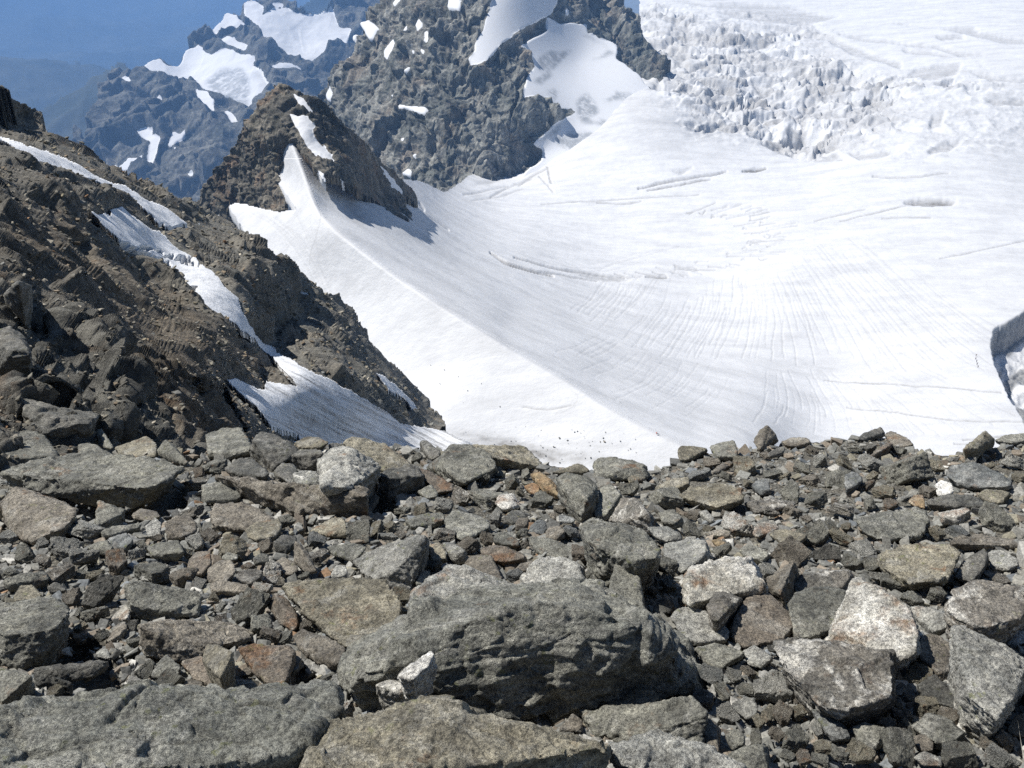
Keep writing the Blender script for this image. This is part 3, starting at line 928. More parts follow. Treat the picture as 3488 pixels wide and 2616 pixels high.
# dirt: brown firn under the ridge, stones' stain below the gully
for c, rx, ry, amt, an in [((765, 455), 30, 16, .4, .9), ((800, 480), 60, 14, .1, .5), ((870, 500), 60, 14, .12, .4), ((1100, 965), 90, 16, .5, .15), ((1180, 985), 130, 18, .42, .1), ((1050, 950), 60, 8, .4, .2), ((1250, 960), 120, 14, .1, .1), ((1400, 250), 110, 40, .1, .2), ((1500, 290), 90, 40, .1, 0)]:
    q = px('Z', [c])[0]
    dx, dy = X - q[0], Y - q[1]
    ca, sa = math.cos(an), math.sin(an)
    e = ((dx * ca + dy * sa) / (rx * .463)) ** 2 + ((-dx * sa + dy * ca) / (ry * .463)) ** 2
    dirt = np.maximum(dirt, amt * np.exp(-e) * (0.5 + 1.6 * np.clip(0.4 + fbm(np.stack((X / 14, Y / 5, X * 0), -1), 4, 91), 0, 1)))
# wind scoop at the right, with rock at its bottom and a rim wall whose shade is painted dark
ws = px('W', [(1300, -40), (1100, 100), (955, 195), (850, 270), (760, 330), (620, 390), (580, 490), (575, 600), (600, 740), (650, 880), (720, 1040), (770, 1170), (850, 1280), (920, 1390), (1000, 1530), (1300, 1600), (1700, 900), (1600, 100)])
ws = smooth_line(np.vstack((ws, ws[:1])), 5) + 1.1 * np.random.default_rng(5).normal(0, 0.5, (len(ws) * 5 + 1, 2))
wm = inside(ws, X, Y)
de = dist_line(np.vstack((ws, ws[:1])), X, Y, 60)
lower = np.maximum(lower, np.where(wm, 17 * sstep(0, 7, de) + 9 * sstep(7, 26, de) - 7 * sstep(10, 24, de) * (0.5 + fbm(P / 9, 3, 15)), 0))
for q in [[(1100, 60), (955, 195), (850, 270), (620, 400), (575, 610), (655, 570), (700, 450), (780, 430), (860, 450), (955, 340), (1100, 260)], [(700, 655), (800, 530), (790, 600), (755, 665)],  # first outline is the snow rim wall, its shade painted dark
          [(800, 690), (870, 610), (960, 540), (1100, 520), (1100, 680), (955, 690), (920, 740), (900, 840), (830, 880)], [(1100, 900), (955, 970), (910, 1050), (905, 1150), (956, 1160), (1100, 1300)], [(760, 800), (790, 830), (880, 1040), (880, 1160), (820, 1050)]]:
    rock_and_shade = np.maximum(rock_and_shade, blur(inside(px('W', q), *jit(X, Y, .5, 4, 7)), 1))
# a little relief everywhere
rel = 1.1 * fbm(P / 55, 4, 81) + 0.28 * fbm(P / 9, 3, 85)
rel = rel * np.clip(D / 600, 0.25, 1.6) + ice * ser * 1.05
P = P + np.stack((0 * rel, 0 * rel, rel - lower), -1)
at = {'dirt': np.clip(dirt * 1.25, 0, 1), 'rock': rock_and_shade * 0.85}
seam = px('Z', [(1100, 340), (1250, 300), (1400, 310), (1550, 330), (1750, 345), (2400, 330)])
up = Y < np.interp(X, seam[:, 0], seam[:, 1])
crest_side = side_of_crest(X, Y) < 2.0
upd = np.zeros_like(up)
upd[:, :] = up
grow = lambda m: m | np.roll(m, 1, 0) | np.roll(m, 1, 1) | np.roll(np.roll(m, 1, 0), 1, 1)
isr = crest_side & ~up
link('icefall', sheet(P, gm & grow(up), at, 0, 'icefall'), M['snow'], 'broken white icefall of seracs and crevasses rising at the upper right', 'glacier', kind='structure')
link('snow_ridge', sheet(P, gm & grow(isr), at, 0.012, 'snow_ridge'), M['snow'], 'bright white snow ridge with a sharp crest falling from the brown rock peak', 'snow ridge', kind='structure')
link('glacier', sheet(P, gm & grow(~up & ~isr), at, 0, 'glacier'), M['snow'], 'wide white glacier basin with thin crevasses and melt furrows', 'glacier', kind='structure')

# --- rock peak at the head of the snow ridge
X, Y = grid(185, 425, 70, 260, 0.6)
JX, JY = jit(X, Y, 1.3, 6, 71)
outp = px('Z', [(410, 480), (425, 440), (437, 396), (485, 344), (520, 290), (537, 258), (552, 237), (578, 203), (609, 186), (636, 190), (655, 200), (690, 217), (720, 245), (745, 270), (785, 305), (830, 352), (862, 382), (874, 390), (890, 410), (905, 437), (900, 442), (884, 430), (876, 425), (874, 440),
                (884, 458), (893, 477), (880, 478), (866, 470), (849, 464), (825, 445), (800, 427), (775, 412), (749, 400), (725, 385), (712, 386), (725, 410), (640, 470), (600, 470), (560, 520), (480, 520)])
tong = [[(1800, 900), (1825, 897), (1850, 915), (1950, 1010), (2000, 1100), (2060, 1180), (2120, 1300), (2100, 1500), (1950, 1420), (1820, 1330), (1812, 1325), (1800, 1180), (1720, 1062), (1770, 1058), (1790, 1040), (1790, 940)]]
pm = inside(outp, JX, JY) & ~polys_mask('1', tong, JX, JY) & ~inside(px('Z', [(700, 380), (712, 384), (790, 440), (840, 470), (800, 500), (720, 480)]), JX, JY)
psn = polys_mask('1', [[(1835, 580), (1900, 620), (1960, 690), (1965, 715), (1900, 670), (1850, 610)], [(1815, 715), (1870, 730), (1930, 720), (1980, 790), (1960, 830), (2000, 900), (2080, 990), (2095, 1030), (2050, 1010), (1960, 960), (1900, 870), (1860, 800)],
                       [(1990, 1080), (2050, 1110), (2110, 1160), (2090, 1170), (2020, 1140)]], JX, JY) | polys_mask('2', [[(0, 900), (50, 980), (60, 1020), (0, 1000)], [(330, 1010), (400, 1080), (500, 1200), (500, 1225), (440, 1180), (400, 1110)], [(90, 1100), (130, 1150), (125, 1170)]], JX, JY)
s7 = Spline(zc([(640, 190, 520), (609, 186, 525), (560, 240, 530), (480, 350, 560), (425, 440, 590), (430, 520, 600), (520, 470, 560), (620, 440, 505), (620, 330, 512), (600, 300, 510), (650, 300, 498), (690, 400, 470), (720, 390, 480), (700, 300, 508), (740, 270, 530), (830, 352, 590), (800, 427, 540), (749, 399, 495),
                (870, 460, 585), (893, 477, 600), (905, 437, 660), (870, 385, 630), (640, 250, 508)]))


class Near:
    def d(s, p):
        return np.where(p[..., 0] > 335, np.minimum(s7.d(p), 0.996 * glacier_d(p)), s7.d(p))


def dis_p(P, N):
    Q = P * np.array([1, 1, 0.6])
    sn_ = blur(blur(psn, 1) > 0.12, 1)
    G_ = (P + 4 * fbm(P / 20, 2, 108)[..., None]) * np.array([1, 0.8, 0.3]) + P[..., 2:3] * np.array([0.45, 0, 0])
    a = (4.5 * fbm(Q / 34, 3, 101, True) + 3.2 * fbm(G_ / 14, 3, 104, True, 0.45) + 0.9 * fbm(P / 5, 2, 109, True)) * (1 - 0.8 * sn_)
    f1, f2, rv = cells((P + 3 * fbm(P / 9, 2, 107)[..., None]) / np.array([6, 8, 11]), 9)
    return N * (a + (3.0 * facets(P / np.array([11, 11, 15]), 9) + 1.3 * facets(P / 4.2, 10)) * (1 - sn_))[..., None] * (1 - 0.6 * sstep(330, 350, X) * sstep(120, 150, Y))[..., None]


land('rock_peak', Near(), X, Y, pm, M['peak'], 'dark brown rock peak with a white snow tongue, standing at the head of the snow ridge', dis_p, {'snow': blur(psn, 1), 'ice': np.zeros(X.shape)}, 0.012)

def env_up(T, x):
    ys = [a[1] + (b[1] - a[1]) * (x - a[0]) / (b[0] - a[0]) for a, b in zip(T, np.roll(T, -1, 0)) if min(a[0], b[0]) <= x <= max(a[0], b[0]) and a[0] != b[0]]
    return min(ys) if ys else 999.0


# --- rocky slopes at the left with the snow gully between
SL = Spline(zc([(-560, 1000, 8.5), (-560, 600, 17), (-560, 300, 60), (-560, 60, 100), (-150, 1000, 9.5), (0, 1000, 10), (230, 960, 12.5), (400, 1000, 14), (600, 960, 46), (560, 880, 47), (500, 830, 47), (400, 800, 30), (230, 790, 21), (100, 800, 16), (0, 800, 14.5), (0, 600, 24), (-150, 600, 22), (0, 450, 45), (100, 560, 40), (0, 330, 75), (-150, 300, 80), (200, 470, 75), (420, 640, 78),
                (520, 700, 80), (630, 830, 64), (330, 720, 46), (0, 310, 95), (300, 500, 92), (450, 600, 90), (530, 725, 80), (650, 800, 73), (740, 900, 73), (620, 930, 54), (800, 960, 84), (1000, 950, 112), (1040, 1000, 106), (700, 1010, 58), (-150, 100, 120), (0, 180, 115), (100, 300, 122), (300, 390, 140), (430, 440, 165),
                (480, 470, 175), (700, 640, 165), (800, 760, 165), (960, 915, 165), (850, 870, 122), (600, 740, 110), (560, 560, 120)]))
X, Y = grid(-240, 480, 60, 480, 0.8)
JX, JY = jit(X, Y, 1.2, 7, 111)
sky_l = px('1', [(-1600, 100), (-300, 330), (0, 508), (60, 570), (120, 660), (190, 720), (260, 800), (330, 870), (480, 930), (560, 960), (650, 1010), (740, 1070), (860, 1140), (960, 1190), (1100, 1230), (1180, 1250), (1250, 1310), (1340, 1340), (1400, 1370), (1470, 1400), (1560, 1480), (1660, 1540), (1720, 1610)])
sky_r = px('5', [(-215, 330), (-110, 440), (-60, 500), (0, 540), (90, 570), (180, 640), (215, 720), (275, 780), (290, 850), (360, 930), (450, 1000), (540, 1080), (600, 1140), (650, 1205), (662, 1260), (740, 1320), (775, 1378), (740, 1400), (560, 1480), (-200, 1560), (-2300, 1700)])
slm = inside(np.vstack((sky_l, sky_r, [[-420, 480]])), JX, JY)
gul = [px('1', [(-200, 800), (0, 868), (80, 890), (160, 930), (280, 958), (380, 1000), (480, 1050), (620, 1120), (780, 1180), (860, 1220), (900, 1262), (1000, 1300), (1080, 1350), (1185, 1432), (1130, 1420), (1050, 1442), (970, 1400), (880, 1320), (830, 1250), (740, 1202), (650, 1192), (560, 1150), (450, 1110), (330, 1052), (200, 1012), (110, 962), (0, 892), (-200, 830)]),
       px('L', [(560, 48), (640, 45), (690, 70), (680, 35), (760, 12), (830, 70), (900, 125), (1000, 165), (1080, 240), (1160, 300), (1240, 370), (1300, 412), (1400, 500), (1490, 590), (1495, 622), (1530, 720), (1560, 765), (1640, 858), (1730, 920), (1900, 1020), (2080, 1108), (2212, 1178), (2420, 1300), (2500, 1370), (2800, 1430), (2960, 1500),
                (2900, 1700), (1900, 1700), (1860, 1445), (1690, 1390), (1600, 1275), (1500, 1190), (1410, 1082), (1560, 1130), (1650, 1168), (1665, 1112), (1850, 1148), (1835, 1110), (1780, 1048), (1700, 968), (1620, 888), (1550, 828), (1460, 750), (1330, 670), (1215, 568), (1240, 512), (1180, 520), (1090, 440), (1000, 352), (830, 290), (740, 222), (640, 150)]),
       px('5', [(320, 1055), (370, 1070), (440, 1130), (520, 1200), (560, 1240), (590, 1300), (540, 1280), (480, 1210), (400, 1160), (350, 1100)])]
gmk = np.zeros(X.shape, bool)
for q in gul:
    gmk |= inside(q, *jit(X, Y, 0.8, 6, 131))
small_sn = polys_mask('1', [[(1350, 1358), (1370, 1342), (1388, 1356)], [(1220, 1415), (1250, 1408), (1262, 1425)]], JX, JY) | polys_mask('L', [[(1840, 520), (1900, 570), (1920, 605), (1880, 570)]], JX, JY)
Ds = SL.d(np.stack((X, Y), -1))
R = rays(np.stack((X, Y), -1))
P0 = R * Ds[..., None]
bank_p = px('L', [(655, 1010), (930, 1040), (945, 1045), (1090, 1048), (1200, 1075), (1330, 1100), (1410, 1115), (1465, 1215), (1500, 1300), (1560, 1420), (1400, 1470), (1240, 1520), (1180, 1640), (1050, 1480), (900, 1320), (760, 1180)])
bk = inside(bank_p, *jit(X, Y, 1.0, 7, 137))
bktop = np.array([env_up(bank_p, x) for x in X[0]])
ty_ = np.repeat(bktop[None, :], X.shape[0], 0)
okc = ty_ < 900
rt = np.stack((X, np.where(okc, ty_, Y)), -1)
yw = (rays(rt) * SL.d(rt)[..., None])[..., 1]
steps = 0.9 * fbm(np.stack((X / 30, Y / 7, X * 0), -1), 3, 138, True) + 0.6 * np.sign(fbm(np.stack((X / 40, Y / 16, X * 0 + 5), -1), 2, 139))
Dw = (yw + 0.3 + steps) / R[..., 1]
tb = blur(bk & okc, 1)
Ds = Ds * (1 - tb) + np.clip(Dw, Ds, Ds * 1.16) * tb
oc = blur(inside(px('L', [(90, 1150), (200, 960), (330, 850), (470, 720), (600, 820), (660, 960), (740, 1200), (760, 1420), (420, 1400), (300, 1300), (100, 1280)]), *jit(X, Y, 2.5, 9, 141)), 2)
Ds = Ds * (1 - 0.075 * oc)
P0 = R * Ds[..., None]
N0 = grid_normals(P0)


row_sp = blur(np.linalg.norm(np.gradient(P0, axis=0), axis=-1), 1)


def octw(wl):
    """an octave counts only where the slope is far enough for it to stay a detail"""
    return sstep(1.2, 5.0, Ds / wl) * (1 - sstep(0.14, 0.45, row_sp / wl))


a = 0
for wl, amp, sd in ((16, 1.5, 1), (8, 0.85, 2), (4, 0.5, 3), (2, 0.27, 4), (1, 0.15, 5)):
    a = a + octw(wl) * amp * (fbm(P0 / wl * np.array([1, 1, 1.2]), 2, 140 + sd, True) * 1.1)
for wl, amp, sd in ((9, 2.0, 9), (5.5, 1.4, 6), (2.2, 0.6, 7), (0.9, 0.34, 8), (0.4, 0.16, 10)):
    a = a + octw(wl * 1.3) * amp * 0.75 * facets(P0 / wl, 150 + sd)
gb = blur(gmk, 2)
gy_, gx_ = np.gradient(Ds)
stretch = 0.06 + 0.94 * sstep(0.026, 0.009, blur(np.hypot(gx_, gy_) / Ds, 1))
a = a * stretch * (1 - 0.75 * blur(inside(px('Z', [(430, 770), (560, 830), (660, 900), (680, 980), (560, 980), (470, 880)]), X, Y), 6))
scree = np.clip(blur(inside(px('L', [(0, 120), (500, 60), (760, 300), (1200, 640), (1700, 1000), (1400, 1100), (1100, 1060), (660, 960), (480, 640), (200, 420), (0, 260)]), X, Y), 8), 0, 1)
near_g = blur(gmk, 8)
a = a * (1 + 0.5 * oc) * (1 - 0.4 * scree) * (1 - 0.93 * np.clip(near_g * 1.7, 0, 1)) * np.where(Ds > 50, 0.85, 1.0) - gb * 0.7 * Ds / 90
a = 0.5 * a + 0.25 * (np.roll(a, 1, 1) + np.roll(a, -1, 1))
Pr = P0 + N0 * a[..., None]
tint = np.clip(0.25 - 0.6 * oc + 0.5 * tb + 0.6 * scree + 0.9 * fbm(P0 / 14, 3, 160) + 0.35 * blur(inside(px('L', [(560, 1000), (1500, 1080), (1500, 1450), (900, 1450)]), X, Y), 3), 0, 1)
link('rocky_slope', sheet(Pr, slm & ~(blur(gmk, 1) > 0.999), {'tint': tint, 'snow': blur(small_sn, 1)}, 0.08, 'rocky_slope'), M['slope'], 'dark brown rocky ridge slope with scree falling from the left edge', 'slope', kind='structure')
# snow and dirty ice of the gully; flow lines follow its fall
Xf, Yf = X, Y
fl = 0.62 * Xf - 0.80 * Yf          # across the lower fan
fan = blur(inside(px('L', [(1380, 1000), (1750, 960), (2200, 1150), (3000, 1450), (2900, 1800), (1700, 1800)]), X, Y), 8)
ca, sa = math.cos(0.47), math.sin(0.47)
along, acr = Xf * ca + Yf * sa, -Xf * sa + Yf * ca
st = fbm(np.stack((along / 55, acr / 2.3, X * 0), -1), 4, 171, False, 0.6) + 0.5 * fbm(np.stack((along / 20, acr / 1.1, X * 0 + 4), -1), 3, 175)
apron = blur(inside(px('5', [(-300, 1050), (200, 1160), (560, 1300), (900, 1430), (1100, 1600), (100, 1600), (-200, 1400)]), X, Y), 10)
gd = fan * np.clip(0.06 + 1.7 * st + 0.26 * apron, 0, 1) + 0.03
holes = 0
for q in [[(960, 285), (1010, 300), (1040, 330)], [(1060, 330), (1110, 350), (1150, 345), (1190, 355)], [(1150, 372), (1200, 385), (1240, 395)], [(880, 270), (930, 280)], [(740, 230), (900, 310), (1050, 390)]]:
    d = dist_line(px('L', q), *jit(X, Y, 1.5, 4, 9), 6)
    holes = np.maximum(holes, (1 - sstep(0.6, 2.4, d)))
gbump = 0.6 * fbm(P0 / 6, 3, 181)
Pg = P0 + N0 * ((gbump * (1 - 0.75 * fan) - holes * 1.4 + 0.22 * Ds / 90))[..., None]
link('snow_gully', sheet(Pg, gmk, {'dirt': np.clip(gd + 0.3 * holes, 0, 1)}, 0.01, 'snow_gully'), M['gully'], 'strip of old snow and dirty streaked ice running down the gully in the dark slope', 'snow gully', kind='structure')

# --- ground of the boulder slope in front of the camera
GZ, GS = -1.6, 0.42


def ground_d(p):
    r = rays(p)
    return GZ / (r[..., 2] + GS * r[..., 1])


edge = px('Z', [(-3000, 1010), (-400, 985), (0, 985), (300, 975), (600, 962), (750, 952), (900, 966), (1000, 972), (1150, 990), (1280, 1018), (1400, 1018), (1480, 984), (1560, 970), (1650, 960), (1750, 952), (1850, 944), (1920, 940), (1960, 962), (2060, 980), (2120, 968), (2212, 945), (2600, 940), (5200, 960)])
xs_ = np.concatenate((np.arange(-1300, -60, 7.0), np.arange(-60, 1084, 1.6), np.arange(1084, 2300, 7.0)))
X = np.stack((xs_, xs_))
nrow = 330
ytop = np.interp(X[0], edge[:, 0], edge[:, 1]) + 3 * fbm(np.stack((X[0] / 30, X[0] * 0, X[0] * 0), -1), 3, 5)
t = np.linspace(0, 1, nrow)[:, None]
Yg = ytop[None, :] + (1010 - ytop[None, :]) * t
Xg = np.repeat(X[:1], nrow, 0)
Pg = rays(np.stack((Xg, Yg), -1)) * ground_d(np.stack((Xg, Yg), -1))[..., None]


def und(P):
    return 0.05 * fbm(P / 1.3 * np.array([1, 1, 0]), 3, 201) + 0.03 * fbm(P / 0.4 * np.array([1, 1, 0]), 3, 205, True) - 0.045


f1, f2, rv = cells(Pg / 0.11, 207)
HOLLOWS = [px('A', [(120, 640), (1480, 660), (1700, 560), (1750, 760), (1250, 900), (760, 860), (300, 680)]), px('B', [(1540, 520), (1680, 560), (1850, 640), (1780, 800), (1540, 850)]), px('F', [(1330, 610), (1900, 560), (1900, 680), (1700, 720), (1400, 650)]),
           px('F', [(330, 480), (560, 330), (900, 420), (1060, 560), (1330, 560), (1320, 640), (1050, 720), (1240, 840), (1180, 980), (720, 960), (350, 900)]), px('G', [(760, 1130), (780, 1000), (880, 830), (1040, 880), (1040, 1120)]), px('A', [(1500, 100), (1900, 150), (1920, 380), (1760, 420)]),
           px('B', [(880, 850), (1000, 850), (1020, 1000), (870, 1060)]), px('P', [(1000, 850), (1500, 800), (1900, 650), (1900, 700), (1480, 850), (1250, 900)])]
hol = np.zeros(Xg.shape, bool)
for q in HOLLOWS:
    hol |= inside(q, Xg, Yg)
Pg[..., 2] -= 0.3 * blur(hol, 2) * np.clip(Pg[..., 1] / 6, 0.35, 1.3)
Pg[..., 2] += und(Pg) + 0.018 * (0.5 - f1) + 0.012 * fbm(Pg / 0.05, 3, 208)
# beyond the brink the slope breaks off steeply
brk = []
for k in range(14, 0, -1):
    s = (k / 14.0) ** 1.5 * 9.0
    b = Pg[0] + np.array([0, 1.0, -1.35]) * s + np.array([0, 0, 1.0]) * (0.35 * fbm((Pg[0] + s) / 1.2, 3, 209) * min(1, s))[:, None]
    brk.append(b)
Pg = np.concatenate((np.array(brk), Pg), 0)
link('ground', sheet(Pg, np.ones(Pg.shape[:2], bool), None, 0, 'ground'), M['earth'], 'gritty brown ground of the boulder slope under the stones', 'ground', kind='structure')

